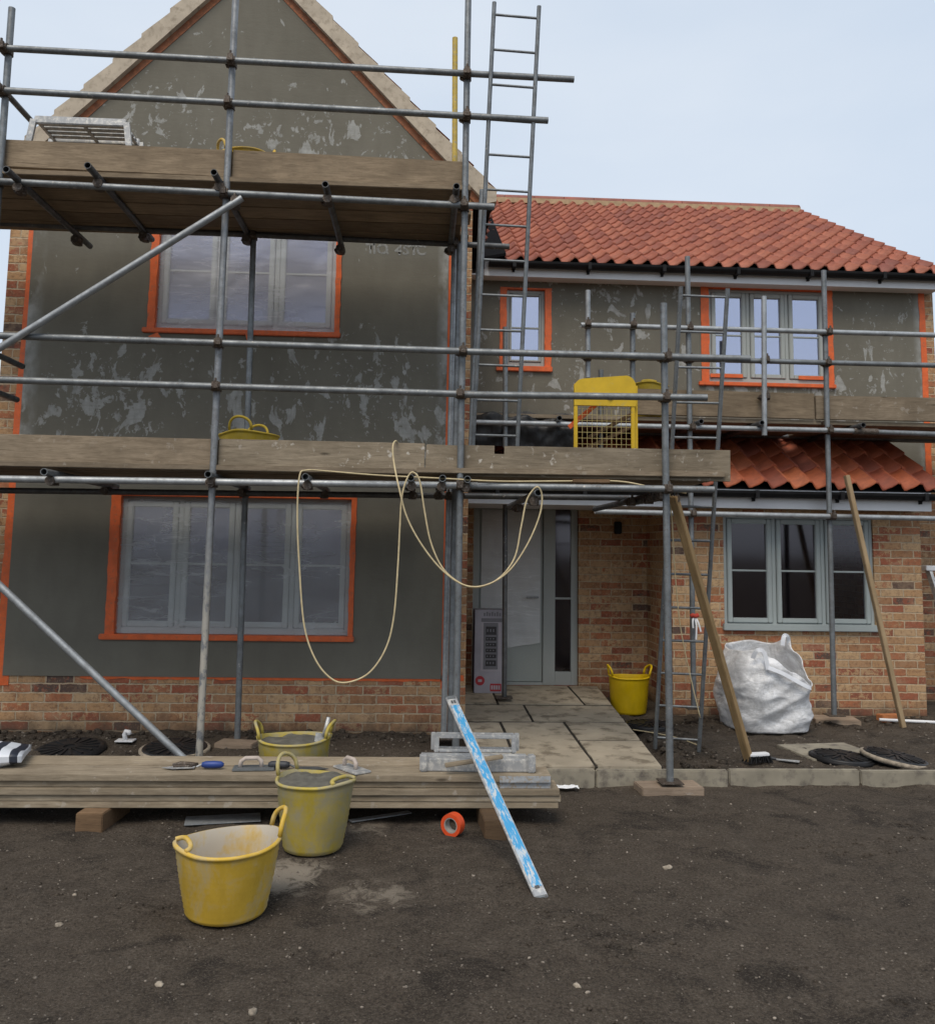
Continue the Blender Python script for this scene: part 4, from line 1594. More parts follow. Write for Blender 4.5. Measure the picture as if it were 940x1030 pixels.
# ------------------------------------------------------------------ yellow tubs
def tub(label, loc, rz, Rt, Rb, H, m, fill=None, lining=None, sx=1.0, group='yellow flexible builders tubs', tilt=(0, 0), hang=(72, -80)):
    t = thing('tub', label, 'tub', loc, 0, group)
    t.rotation_euler = (R(tilt[0]), R(tilt[1]), rz)
    ph_ = random.uniform(0, 6)

    def dent(b_):
        for v in b_.v:
            a_ = math.atan2(v.y, v.x)
            k_ = (v.z / H) * (.014 * math.cos(2 * a_ + ph_) + .006 * math.cos(3 * a_ + 2 * ph_)) + .004 * noise.noise(Vector((v.x * 9, v.y * 9, v.z * 7 + ph_)))
            r_ = max(1e-6, math.hypot(v.x, v.y))
            if r_ > Rb * .7:
                v.x += v.x / r_ * k_
                v.y += v.y / r_ * k_
        return b_
    zf = lambda a, z: (.018 * max(0, math.cos(a)) ** 6 + .018 * max(0, -math.cos(a)) ** 6) * (z / H) ** 6
    prof = [(Rb * .9, .0), (Rb, .008)]
    for i in range(1, 12):
        k = i / 12
        rr = Rb + (Rt - Rb) * k ** .9
        prof += [(rr + .0, H * k - .008), (rr + .0038, H * k - .002)]
    prof += [(Rt, H - .012), (Rt + .010, H - .010), (Rt + .011, H), (Rt - .002, H + .003)]
    b = B().lathe(prof, 48, sx, 1, True, False, zf)
    obj('shell', dent(b), m, t, local=True)
    ip = [(Rt - .002, H + .003), (Rt - .008, H - .01)] + [(Rb + (Rt - Rb) * k - .008, H * k) for k in (.8, .6, .4, .2)] + [(Rb - .01, .012)]
    b = B().lathe(ip, 48, sx, 1, False, True, zf)
    obj('lining', dent(b), lining or m, t, local=True)
    for sgn, hg in zip((1, -1), hang):
        pts = []
        for i in range(15):
            s_ = i / 14
            a = math.pi * (s_ - .5)
            w_ = math.sin(a) * .40
            up = math.cos(a) ** .6 * .085 if abs(s_ - .5) < .499 else 0
            ang = R(hg if sgn > 0 else abs(hg))
            base = Vector(((Rt + .004) * sx * math.cos(w_) * sgn, (Rt + .004) * math.sin(w_), H + .004 + .018 * math.cos(w_) ** 6))
            if hg < 0:
                up = max(0, math.cos(a)) * .085
                base += Vector((-sgn * .0 + sgn * up * .25, 0, -up * .0))
                pts.append(base + Vector((-sgn * up * .85, 0, up * .12)))
            else:
                pts.append(base + Vector((sgn * up * .16, 0, up)))
        b = dent(B().path(pts, .0105, 8))
        obj('handle', b, m, t, local=True)
    if fill:
        rr = Rb + (Rt - Rb) * fill - .009
        vs, fs = [Vector((0, 0, H * fill + .012))], []
        n, rings = 40, 9
        for j in range(1, rings + 1):
            for k in range(n):
                a = 2 * math.pi * k / n
                q = rr * j / rings
                x, y = q * math.cos(a) * sx, q * math.sin(a)
                vs.append(Vector((x, y, H * fill + .018 * noise.fractal(Vector((x * 9, y * 9, loc[0])), .8, 2, 3) + .012 * (1 - j / rings))))
        fs += [(0, 1 + k, 1 + (k + 1) % n) for k in range(n)]
        for j in range(rings - 1):
            for k in range(n):
                fs.append((1 + j * n + k, 1 + (j + 1) * n + k, 1 + (j + 1) * n + (k + 1) % n, 1 + j * n + (k + 1) % n))
        obj('mortar', dent(B().add(vs, fs, True)), mortar, t, local=True)
    return t


def gz(c):
    return Vector((c.x, c.y, ground_h(c.x, c.y)))


c = G(227.5, 919)
tub('bright yellow tub, empty and chalky inside, foremost on the soil', (c.x, c.y, .004), R(28), .216, .165, .295, tub_dirty, None, tub_in, 1.0, hang=(1, -1))
c = G(314.5, 854)
tub('mortar-caked yellow tub filled to the brim, behind the foremost tub', (c.x, c.y, .004), R(-32), .192, .150, .35, tub_caked, .985, tub_caked, 1.0, hang=(-1, 1))
c = U(295, 775, 6.05)
tub('dull yellow tub of mortar standing behind the plank stack', (c.x, c.y, .04), R(4), .222, .19, .30, tub_caked, .93, tub_caked, 1.0, hang=(1, 1))
c = G(632, 716.5, SZ)
tub('clean bright yellow bucket beside the path against the brick return wall', (c.x, c.y, .05), R(2), .176, .165, .34, tub_clean, None, tub_clean, 1.0, hang=(1, 1))
c = U(250, 441, 6.62)
tub('yellow tub peeping over the toe board of the lower deck', (c.x, 6.62, zl + .02), R(82), .215, .17, .262, tub_pale, None, tub_in, hang=(1, 1))
c = U(248, 150, 6.62)
tub('yellow tub barely showing above the toe board of the top deck', (c.x, 6.62, zu + .02), R(25), .205, .16, .325, tub_dirty, None, tub_in, hang=(1, 1))
c = U(652, 400, 8.4)
tub('pale yellow tub half hidden behind the wing scaffold toe board', (c.x, 8.4, zw + .02), R(80), .17, .14, .345, tub_pale, None, tub_in, hang=(-1, -1))

# ------------------------------------------------------------------ plank stack
zt0 = .098
grey_paint = m_plain('grey_paint', (.33, .35, .37), .7, var=.25, scale=22, c2=(.30, .25, .19), lo=.5, hi=.62)
th = .037
random.seed(4)
ordn = ['topmost', 'second', 'third', 'fourth', 'bottom']
yA = G(300, 813, zt0).y
for row in (0, 1):
    for k in range(5):
        ztop = zt0 + th * (5 - k) - th / 2
        xr = U(555 if k < 2 else 562, 790, yA).x + random.uniform(-.012, .012) - (.05 if row else 0)
        yc = yA + .11 + row * .232 + random.uniform(-.011, .011) - (.012 if k > 1 and row == 0 else 0)
        xl = -3.35 + random.uniform(-.05, .05)
        o = beam('scaffold_plank', (xl, yc + random.uniform(-.006, .006), ztop), (xr, yc + random.uniform(-.006, .006), ztop), .225, th - .002, plank_m, None, bev=.003)
        if row == 0 and k < 2:
            Lp = (xr - xl)
            eb = obj('end_paint', B().box((Lp - .30, -.1135, -.0182), (Lp - .004, -.1115, .0178)), grey_paint, o, local=True)
        tag(o, '%s weathered plank of the stack on timber blocks, %s row' % (ordn[k], 'front' if row == 0 else 'back'), 'plank', 'weathered planks stacked on blocks')
for px0, px1, pyb, lb in ((75, 103, 837, 'brown timber block under the left end of the plank stack'), (487, 510, 845, 'brown timber block under the right end of the plank stack, beside the blue straightedge')):
    c0, c1 = G(px0, pyb), G(px1, pyb)
    b = B().bbox((0, 0, -.01), (c1.x - c0.x, .40, zt0 + .001), .005)
    o = tag(obj('timber_block', b, block_m), lb, 'block', 'timber blocks under the plank stack')
    o.location = (c0.x, c0.y, 0)
    o.rotation_euler = (0, 0, R(-4 if px0 < 100 else 3))
ztp = zt0 + 5 * th + .001

# ------------------------------------------------------------------ things on and round the stack
# straightedge
p0 = G(544.5, 904)
pm = U(478, 757, 5.12)
p1 = p0 + (pm - p0) * 1.50
d = (p1 - p0)
x = d.normalized()
yv = Vector((1, .25, .1)).cross(x).normalized()
sv = x.cross(yv).normalized()
t = thing('straightedge', 'scuffed blue and silver straightedge leaning from the soil across the plank stack', 'straightedge', p0)
mt = Matrix((x, sv, yv)).transposed().to_4x4()
b = B().bbox((0, -.032, -.009), (d.length, .032, .009), .004)
o = obj('blade', b, alu_m, t, local=True)
o.matrix_local = mt
b = B().box((.06, -.0235, .0095), (d.length - .09, .0255, .0115)).box((.07, -.019, -.0115), (d.length - .10, .021, -.0095))
o = obj('blue_face', b, blue_m, t, local=True)
o.matrix_local = mt
for lo, hi in (((-.006, -.03, -.011), (.012, .03, .011)), ((d.length - .03, -.029, -.0115), (d.length + .004, .029, .0115))):
    o = obj('end_cap', B().bbox(lo, hi, .003), steel, t, local=True)
    o.matrix_local = mt
for lo, hi in (((d.length - .07, -.012, .009), (d.length - .045, -.002, .0125)), ((d.length - .07, .004, .009), (d.length - .045, .014, .0125)), ((.05, -.012, .009), (.065, .010, .0125))):
    o = obj('printed_mark', B().box(lo, hi), steel_d, t, local=True)
    o.matrix_local = mt

# orange tape roll standing on edge
c = G(455, 842)
rt = .062
t = thing('tape_roll', 'orange tape roll standing on edge on the soil below the plank stack', 'tape roll', (c.x, c.y, .0), R(-32))


def ring_b(r0, r1, wd):
    b = B()
    n = 32
    vs = []
    for r, y in ((r0, -wd), (r1, -wd), (r1, wd), (r0, wd)):
        for k in range(n):
            a_ = 2 * math.pi * k / n
            vs.append(Vector((r * math.cos(a_), y, r * math.sin(a_) + rt + .004)))
    fs = [(i * n + k, i * n + (k + 1) % n, ((i + 1) % 4) * n + (k + 1) % n, ((i + 1) % 4) * n + k) for i in range(4) for k in range(n)]
    return b.add(vs, fs)


orange_m = m_plain('orange_roll', (.62, .075, .02), .45, var=.1, scale=20)
card_m = m_plain('grey_core', (.30, .29, .27), .8, var=.15, scale=20)
obj('tape', ring_b(.042, rt, .026), orange_m, t, local=True)
obj('core', ring_b(.036, .0415, .024), card_m, t, local=True)


# folded work platform lying on the stack
def work_platform_folded():
    c = U(478, 772, yA + .16)
    t = thing('work_platform', 'mortar-splashed aluminium work platform folded on the plank stack under the straightedge', 'work platform', (c.x, yA + .16, ztp), R(-2))
    b = B()
    b.bbox((-.32, -.09, .0), (.32, -.055, .075), .006)
    b.bbox((-.31, .05, .0), (.31, .085, .07), .006)
    for i in range(4):
        b.bbox((-.30, -.05 + i * .025, .05), (.30, -.03 + i * .025, .066), .003)
    obj('deck', b, alu_m, t, local=True)
    for x in (-.33, .30):
        b = B().bbox((x, -.105, -.0), (x + .05, -.05, .10), .008)
        b.tube((x + .025, -.108, .03), (x + .025, -.04, .03), .016, 10)
        obj('hinge', b, alu_m, t, local=True)
    for z0, y, sx in ((.07, .09, .25), (.072, .14, .27)):
        b = B()
        b.bbox((-sx, y, z0), (-sx + .03, y + .022, z0 + .105), .004)
        b.bbox((sx - .03, y, z0), (sx, y + .022, z0 + .105), .004)
        b.bbox((-sx + .03, y + .001, z0 + .082), (sx - .03, y + .021, z0 + .105), .004)
        b.bbox((-sx + .03, y + .001, z0), (sx - .03, y + .021, z0 + .02), .004)
        obj('folded_leg', b, alu_m, t, local=True)
    return t


work_platform_folded()
p0, p1 = U(447, 773, yA + .05), U(505, 763, yA + .05)
o = tag(beam('wooden_offcut', (p0.x, yA + .012, ztp + .05), (p1.x, yA + .02, ztp + .10), .045, .02, plank_m), 'short splashed wooden offcut resting against the folded aluminium platform', 'offcut')


def trowel(label, px, py, yoff, rz, blade, handle_m, kind):
    c = U(px, py, yA + yoff)
    t = thing('trowel', label, 'trowel', (c.x, yA + yoff, ztp + .001), R(rz), 'plastering tools on the plank stack')
    if kind == 'gauge':
        b = B().prism([(.0, -.02, .008), (.12, -.035, .006), (.19, 0, .004), (.12, .035, .006), (.0, .02, .008)], (0, 0, .003))
        b.tube((-.01, 0, .011), (-.05, 0, .03), .006)
        obj('blade', b, blade, t, local=True)
        obj('handle', B().path([(-.04, 0, .024), (-.06, 0, .024), (-.11, 0, .025), (-.15, 0, .024), (-.165, 0, .024)], .02, 10, [.014, .02, .021, .019, .010]), handle_m, t, local=True)
    else:
        b = B().bbox((-.10, -.055, .0), (.14, .055, .012), .003)
        obj('blade', b, blade, t, local=True)
        b = B().path([(-.06, 0, .012), (-.055, 0, .045), (-.03, 0, .062), (.04, 0, .062), (.06, 0, .045), (.062, 0, .012)], .013, 8)
        obj('handle', b, handle_m, t, local=True)
    return t


blueh = m_plain('blue_handle', (.02, .05, .22), .45, var=.2, scale=20)
darkh = m_plain('dark_handle', (.035, .038, .045), .5, var=.3, scale=20)
paleh = m_plain('pale_handle', (.42, .36, .32), .6, var=.2, scale=20)
trowel('trowel with bright blue handle lying on the left part of the plank stack', 196, 771, .12, 180, alu_m, blueh, 'gauge')
trowel('small grey float lying on the planks between the blue and the dark handled trowels', 252, 771, .12, 4, steel, paleh, 'float')
trowel('dark-handled trowel lying on the planks beside the filled tub', 298, 770, .12, -4, steel_d, darkh, 'gauge')
trowel('mortar-splashed flat trowel set down askew on the planks left of the folded platform', 352, 769, .12, -52, alu_m, paleh, 'float')
# pointed trowel standing in the tub behind the planks
c = U(322, 740, 6.02)
t = thing('trowel', 'splashed trowel stuck upright in the mortar of the tub behind the planks', 'trowel', (c.x, 6.02, .28))
b = B().prism([(-.045, 0, .0), (.035, 0, .0), (.04, .01, .09), (-.03, .01, .10)], (0, .008, 0))
obj('blade', b, alu_m, t, local=True)
obj('handle', B().path([(.02, 0, .08), (.035, 0, .13), (.05, -.0, .20)], .013, 8), alu_m, t, local=True)
# spring clamp lying at the brace foot
c = U(186, 771, yA + .15)
b = B().path([(-.07, 0, .012), (-.03, .02, .02), (.02, .0, .022), (.07, .02, .012)], .012, 8).path([(-.06, -.03, .012), (0, -.02, .016), (.05, -.03, .012)], .009, 8)
o = tag(obj('clamp', b, rusty), 'small grey clamp lying on the planks beside the blue-handled trowel', 'clamp')
o.location = (c.x, yA + .15, ztp)
# bag at the left edge of the stack
wstr = M('printed_bag')
pz = wstr.pos((1, 1, 1), obj=True)
xx = wstr.xyz(pz)
wv = wstr.n('TexWave', wave_type='BANDS')
wstr.l(pz, wv.inputs[0])
wv.inputs['Scale'].default_value = 3.1
wv.inputs['Distortion'].default_value = 2.5
wv.inputs['Detail'].default_value = 0
wstr.set(wstr.mix(wstr.ramp(wv.outputs['Fac'], [(.56, 0.0), (.62, 1.0)]), (.60, .63, .68), (.025, .03, .045)), .4)
bm = bmesh.new()
bmesh.ops.create_cube(bm, size=1)
bmesh.ops.subdivide_edges(bm, edges=bm.edges[:], cuts=9, use_grid_fill=True)
for v in bm.verts:
    x_, y_, z_ = v.co
    k = (1 - abs(2 * x_) ** 4) * (1 - abs(2 * y_) ** 4)
    v.co = Vector((x_ * .58, y_ * .34, .05 + z_ * (.035 + .085 * k) + .010 * noise.noise(Vector((x_ * 5, y_ * 5, z_ * 3)))))
c = U(25, 762, yA + .2)
o = tag(obj('cement_bag', B().from_bm(bm, None, True), wstr.m), 'white and navy striped material bag lying on the left end of the plank stack', 'bag')
o.location = (c.x - .31, yA + .22, ztp)
o.rotation_euler = (0, 0, R(14))
# metal sheets under the stack
for a_, b_, lb, w_ in (((352, 826), (412, 817), 'flat grey metal strip on the soil under the middle of the planks', .05), ((186, 826), (262, 822), 'flat grey metal sheet on the soil behind the foremost tub', .16)):
    p0, p1 = G(*a_, .012), G(*b_, .012)
    tag(beam('metal_strip', p0, p1, w_, .006, steel_l, None, bev=.001), lb, 'metal strip')
c = G(570, 793, .01)
b = B()
nn_ = 7
vs = [(.075 * (i / nn_ - .5) * 2 + .012 * noise.noise(Vector((i, j, 5))), .035 * (j / nn_ - .5) * 2 + .012 * noise.noise(Vector((i, j, 9))), .012 + .014 * noise.noise(Vector((i * .9, j * .9, 1)))) for j in range(nn_ + 1) for i in range(nn_ + 1)]
b.add(vs, [(j * (nn_ + 1) + i, j * (nn_ + 1) + i + 1, (j + 1) * (nn_ + 1) + i + 1, (j + 1) * (nn_ + 1) + i) for j in range(nn_) for i in range(nn_)])
o = tag(obj('paper_scrap', b, white_m), 'crumpled white scrap on the soil beyond the right end of the plank stack', 'scrap')
o.location = (c.x, c.y, .008)
# white bracket on the bed
c = G(126, 747, SZ)
b = B().bbox((-.07, -.05, .0), (.07, .05, .012), .004)
b.path([(-.0, 0, .01), (-.01, 0, .05), (.0, 0, .075), (.025, 0, .07), (.03, 0, .05)], .018, 8)
o = tag(obj('bracket', b, white_m), 'small white plastic pipe bracket on the soil between the two left drain covers', 'bracket')
o.location = (c.x, c.y, SZ + .01)


# ------------------------------------------------------------------ drain covers
def drain_cover(label, px, py, r, tilt, z=SZ, rim=False):
    c = G(px, py, z + .03)
    t = thing('drain_cover', label, 'drain cover', (c.x, c.y, z + .012), 0, 'round black drain covers on the bed')
    t.rotation_euler = (R(tilt[0]), R(tilt[1]), 0)
    b = B().lathe([(r, -.03), (r, .012), (r * .96, .022), (r * .9, .016), (r * .6, .02), (.0, .022)], 40)
    n = 16
    for k in range(n):
        a_ = 2 * math.pi * k / n
        bar3(b, (math.cos(a_) * r * .18, math.sin(a_) * r * .18, .024), (math.cos(a_) * r * .88, math.sin(a_) * r * .88, .022), .018, .012)
    obj('lid', b, cover_m, t, local=True)
    if rim:
        b = B().lathe([(r * 1.0, -.02), (r * 1.09, -.02), (r * 1.09, .008), (r * 1.0, .010)], 40)
        obj('rim', b, pale_stone if rim == 2 else black_m, t, local=True)
    return t


drain_cover('round black drain cover set in the soil nearest the left edge, before the plinth', 70, 752, .235, (6, -2), rim=1)
drain_cover('round black drain cover half hidden behind the foot of the diagonal tube', 176, 751, .235, (4, 0), rim=2)
drain_cover('flat black drain cover in a pale square surround below the brick bay', 846, 760, .215, (1, 3), rim=1)
drain_cover('tilted black drain cover lying nearest the right edge of the bed', 900, 760, .225, (2, 9), z=SZ + .012, rim=2)
drain_cover('black drain cover beside the path, between bucket and ladder', 652, 728, .20, (0, 0), z=SZ + .01, rim=1)
c = G(838, 757, SZ + .01)
b = B().bbox((-.30, -.26, -.02), (.30, .26, .012), .005)
o = tag(obj('cover_surround', b, kerb_m), 'pale square concrete surround on the soil round the flat drain cover', 'surround')
o.location = (c.x - .02, c.y + .03, SZ + .006)
o.rotation_euler = (0, 0, R(8))

# ------------------------------------------------------------------ bulk bag
def bag_shape():
    b = B()
    n, m = 120, 46
    knots = [(-180, .74), (-150, .75), (-122, .78), (-100, .70), (-70, .57), (-40, .43), (-22, .47), (5, .72), (25, .84), (60, .78), (100, .80), (140, .78), (180, .74)]

    def rim(a):
        for (a0, h0), (a1, h1) in zip(knots, knots[1:]):
            if a0 <= a <= a1:
                t = (a - a0) / (a1 - a0)
                t = t * t * (3 - 2 * t)
                return h0 + (h1 - h0) * t

    def pt(k, hfrac, inner):
        a = -180 + 360 * k / n
        H = rim(a)
        z = H * hfrac
        ar = R(a - 8)
        sq = (abs(math.cos(ar)) ** 3.6 + abs(math.sin(ar)) ** 3.6) ** (-1 / 3.6)
        prof = .80 + .23 * math.sin(math.pi * min(1, z / .80 * .85 + .13)) - .05 * max(0, z - .5)
        lean = .05 * max(0, z - .35)
        r_ = .362 * sq * prof
        p = Vector((math.cos(R(a)) * r_, math.sin(R(a)) * r_, z))
        q = Vector((p.x * 3 + z * 1.5, p.y * 3, z * 3.2 - p.x * 1.2))
        q1 = Vector((p.x * 2.2 + z * 1.6, p.y * 2.2, z * 4.4 - p.x * 2.4))
        q2 = Vector((p.x * 5.5 - z * 2.0, p.y * 5 + 3, z * 7 + p.x * 2.5))
        f = noise.noise(q * .8) * .02 + (.2 - abs(noise.noise(q1))) * .055 + (.2 - abs(noise.noise(q2))) * .022 + (.2 - abs(noise.noise(q2 * 2.3))) * .008
        nn = Vector((math.cos(R(a)), math.sin(R(a)), 0))
        p += nn * f * min(1, z * 8 + .15)
        p.x += lean
        p.z += .012 * noise.noise(q * 2)
        if inner:
            p -= nn * .008
        p.z = max(0, p.z)
        return p
    vs = [pt(k, j / m, False) for j in range(m + 1) for k in range(n)]
    mi = 24
    for j in range(mi + 1):
        for k in range(n):
            h = 1 - j / mi * .62
            vs.append(pt(k, h, True))
    rows_ = m + mi + 2
    for j in range(1, 12):          # the stuff in it: a crumpled floor
        for k in range(n):
            p = pt(k, .38, True)
            t = 1 - j / 11
            vs.append(Vector((p.x * t, p.y * t, p.z * t + .30 * (1 - t) + .04 * noise.noise(Vector((p.x * t * 7, p.y * t * 7, 2))))))
    rows_ += 11
    fs = [(j * n + k, j * n + (k + 1) % n, (j + 1) * n + (k + 1) % n, (j + 1) * n + k) for j in range(rows_ - 1) for k in range(n)]
    fs.append(tuple(range(n))[::-1])
    return b.add(vs, fs, True)


BAGS = .93
bag = thing('bulk_bag', 'slumped white woven bulk bag on the soil below the grey-blue window', 'bulk bag', (0, 0, 0))
c = G(752, 724, SZ)
bag.location = (c.x, 7.97, SZ + .012)
ORIGIN[bag.name] = Vector(bag.location)
bag.scale = (1.0, 1.0, .90)
obj('sack', bag_shape(), bag_m, bag, local=True)
strap_m = m_plain('white_strap', (.66, .68, .72), .5, var=.08, scale=20)
b = B()
for pts in ([(.30, .12, .76), (.27, .08, .86), (.22, .04, .87), (.20, .03, .78)], [(-.22, -.36, .70), (-.19, -.38, .775), (-.13, -.38, .76), (-.10, -.39, .60)],
            [(-.10, -.395, .62), (.02, -.40, .57), (.14, -.395, .50), (.24, -.385, .445), (.285, -.345, .43)]):
    sp = smooth_path(pts, 6)
    b = B()
    for i in range(len(sp) - 1):
        bar3(b, sp[i], sp[i + 1], .038, .005, (0, -1, .35))
    obj('lifting_loop', b, strap_m, bag, local=True)

# ------------------------------------------------------------------ leaning timbers, brush, bits on the right
p0, p1 = G(753, 768, SZ), U(677, 499, 6.12)
tag(beam('timber_length', p0 + Vector((0, 0, .02)), p1, .06, .045, batten_m), 'thick brown timber leaning from the soil behind the edging to the lower deck corner', 'timber')
p0, p1 = G(908, 734, SZ), U(851, 478, 7.92)
tag(beam('timber_length', p0 + Vector((0, 0, .02)), p1, .055, .04, batten_l), 'thin pale timber leaning across the right end of the grey-blue window', 'timber')
c = G(762, 768, SZ)
t = thing('brush', 'black bristled brush head with white back lying at the foot of the thick leaning timber', 'brush', (c.x, c.y, SZ + .01), R(12))
b = B()
for i in range(90):
    x_, y_ = random.uniform(-.09, .09), random.uniform(-.03, .03)
    b.tube((x_, y_, .045), (x_ * 1.15 + random.uniform(-.01, .01), y_ * 1.4 + random.uniform(-.01, .01), .0), .004, 4)
obj('bristles', b, black_m, t, local=True)
obj('back', B().bbox((-.085, -.028, .042), (.085, .028, .066), .006), white_m, t, local=True)
c = G(795, 768, SZ)
t = thing('trowel', 'small pale trowel lying on the soil right of the black brush', 'trowel', (c.x, c.y, SZ + .016), R(-25))
obj('blade', B().prism([(-.10, -.01, .0), (.06, -.025, .0), (.06, .025, .0), (-.10, .012, 0)], (0, 0, .006)), alu_m, t, local=True)
obj('handle', B().tube((-.10, 0, .004), (-.17, 0, .012), .011, 8), darkh, t, local=True)
p0, p1 = G(772, 724, SZ), G(960, 727, SZ)
p0, p1 = G(884, 724, SZ + .03), G(970, 728, SZ + .03)
tag(obj('conduit', B().tube(p0, p1, .014, 8), white_m), 'pale conduit lying along the foot of the wall at the right edge', 'conduit')
c = G(876, 720, SZ)
ob_ = m_plain('orange_brick', (.42, .16, .06), .9, var=.25, scale=14)
o = tag(obj('loose_brick', B().bbox((-.11, -.05, 0), (.11, .05, .065), .006), ob_), 'single orange brick lying on the soil behind the thin pale timber', 'brick')
o.location = (c.x + .03, 8.3, SZ)
o.rotation_euler = (0, 0, R(8))
# rag tied to the wing standard
c = U(697, 620, YR - .04)
b = B()
for dx_, L_, s_ in ((-.02, .10, 1), (.012, .20, -1), (.03, .13, 1)):
    pts = smooth_path([(dx_ * .3, -.03, 0), (dx_, -.05, -L_ * .4), (dx_ * 1.4 + .01 * s_, -.05, -L_)], 5)
    for i in range(len(pts) - 1):
        bar3(b, pts[i], pts[i + 1], .014, .004, (0, -1, 0))
t = thing('rag', 'red and white strip of rag tied round the standard behind the ladder', 'rag', c)
obj('tails', b, white_m, t, local=True)
obj('knot', B().path([(-.035, -.03, .0), (-.015, -.035, .012), (.01, -.034, .004), (.035, -.03, .016)], .02, 8), m_plain('red_cloth', (.42, .05, .03), .8, var=.2), t, local=True)
# white folding steps half out of frame at right
t = thing('step_ladder', 'pale step ladder leaning at the right edge against the brick wall', 'step ladder', (4.95, 8.2, SZ))
a0, a1 = U(933, 572, 8.75), U(978, 712, 8.05)
for k in (0, .36):
    o = B()
    bar3(o, Vector(a0) + Vector((k, 0, 0)), Vector(a1) + Vector((k, 0, 0)), .03, .07, (0, 1, 0))
    obj('stile', o, alu_m, t)
for k in (.1, .3, .5, .7, .9):
    p = Vector(a0).lerp(Vector(a1), k)
    o = B().bbox((p.x, p.y - .04, p.z - .015), (p.x + .36, p.y + .04, p.z + .015), .004)
    obj('tread', o, alu_m, t)
obj('top_cap', B().bbox((a0.x - .05, a0.y - .06, a0.z - .02), (a0.x + .42, a0.y + .08, a0.z + .03), .006), white_m, t)

# ------------------------------------------------------------------ yellow ladder gate on the lower deck
YGt = 6.62
c0, c1 = U(577, 452, YGt), U(641, 452, YGt)
zt_l = U(577, 382, YGt).z
t = thing('ladder_gate', 'yellow mesh safety gate standing on the lower deck by the ladder opening', 'gate', (c0.x, YGt, zl + .03))
W_ = c1.x - c0.x
H_ = zt_l - (zl + .03)
b = B()
for x_ in (.012, W_ - .035, W_ - .006):
    b.bbox((x_ - .014, -.012 + (.03 if x_ > W_ - .02 else 0), 0), (x_ + .014, .012 + (.03 if x_ > W_ - .02 else 0), H_ - .03), .004)
b.bbox((.0, -.011, .0), (W_ - .02, .011, .028), .004)
obj('frame', b, gate_m, t, local=True)
b = B()
pts = []
for k in range(9):
    a_ = math.pi / 2 * k / 8
    pts.append((.075 - .077 * math.cos(a_), 0, H_ - .065 + .075 * math.sin(a_)))
for k in range(9):
    a_ = math.pi / 2 * k / 8
    pts.append((W_ - .09 + .077 * math.sin(a_), 0, H_ - .045 + .085 * math.cos(a_)))
zp = H_ - .195
pts += [(W_ - .013, 0, zp), (-.002, 0, zp)]
b.prism([Vector((p[0], -.016, p[2])) for p in pts], (0, .032, 0))
fixn(obj('top_panel', b, gate_m, t, local=True))
b = B()
n = 11
for i in range(1, n):
    x_ = .026 + (W_ - .075) * i / n
    b.tube((x_, 0, .02), (x_, 0, zp + .01), .0019, 5)
for i in range(1, 12):
    z_ = .02 + zp * i / 12
    b.tube((.02, .003, z_), (W_ - .045, .003, z_), .0019, 5)
obj('wire_mesh', b, mesh_m, t, local=True)
lt = obj('latch', B().lathe([(.022, 0), (.022, .012), (.012, .014)], 16, 1, 1, True, True), rusty, t, local=True)
lt.matrix_local = Matrix.Translation((W_ * .56, -.016, zp + .07)) @ Matrix.Rotation(R(90), 4, 'X')
p0, p1 = U(572, 430, 6.75), U(606, 401, 6.75)
tag(beam('orange_strip', p0, p1, .006, .036, tape_m), 'orange tape-covered strip leaning behind the yellow gate', 'strip')
# lath offcuts behind the gate
for (a_, b_, lb) in (((592, 440), (640, 414), 'dark thin lath leaning behind the yellow gate mesh, upper of two'), ((588, 452), (633, 430), 'dark thin lath behind the yellow gate mesh, lower of two')):
    tag(beam('lath', U(*a_, 6.85), U(*b_, 6.85), .012, .03, block_m), lb, 'lath', 'laths behind the yellow gate')


# ------------------------------------------------------------------ work platform on the top deck
c = U(86, 150, 6.75)
ztd = zu + .02
hh = U(86, 122, 6.62).z - ztd
t = thing('work_platform', 'splashed aluminium work platform standing on the top deck at the left', 'work platform', (c.x, 6.78, ztd), 0)
b = B()
b.bbox((-.34, -.17, hh - .03), (.34, -.135, hh + .03), .006)
b.bbox((-.34, .155, hh - .03), (.34, .19, hh + .03), .006)
for i in range(4):
    b.bbox((-.33, -.125 + i * .07, hh - .01), (.33, -.075 + i * .07, hh + .012), .004)
for x_ in (-.33, .0, .30):
    b.bbox((x_, -.134, hh - .022), (x_ + .03, .154, hh - .011), .004)
obj('deck', b, alu_m, t, local=True)
for sx in (-1, 1):
    for sy in (-.16, .175):
        b = B()
        bar3(b, (sx * .345, sy, hh), (sx * .43, sy, .0), .045, .025, (0, 1, 0))
        obj('leg', b, alu_m, t, local=True)
    b = B()
    bar3(b, (sx * .395, -.15, hh * .45), (sx * .395, .17, hh * .45), .03, .03)
    obj('cross_bar', b, alu_m, t, local=True)

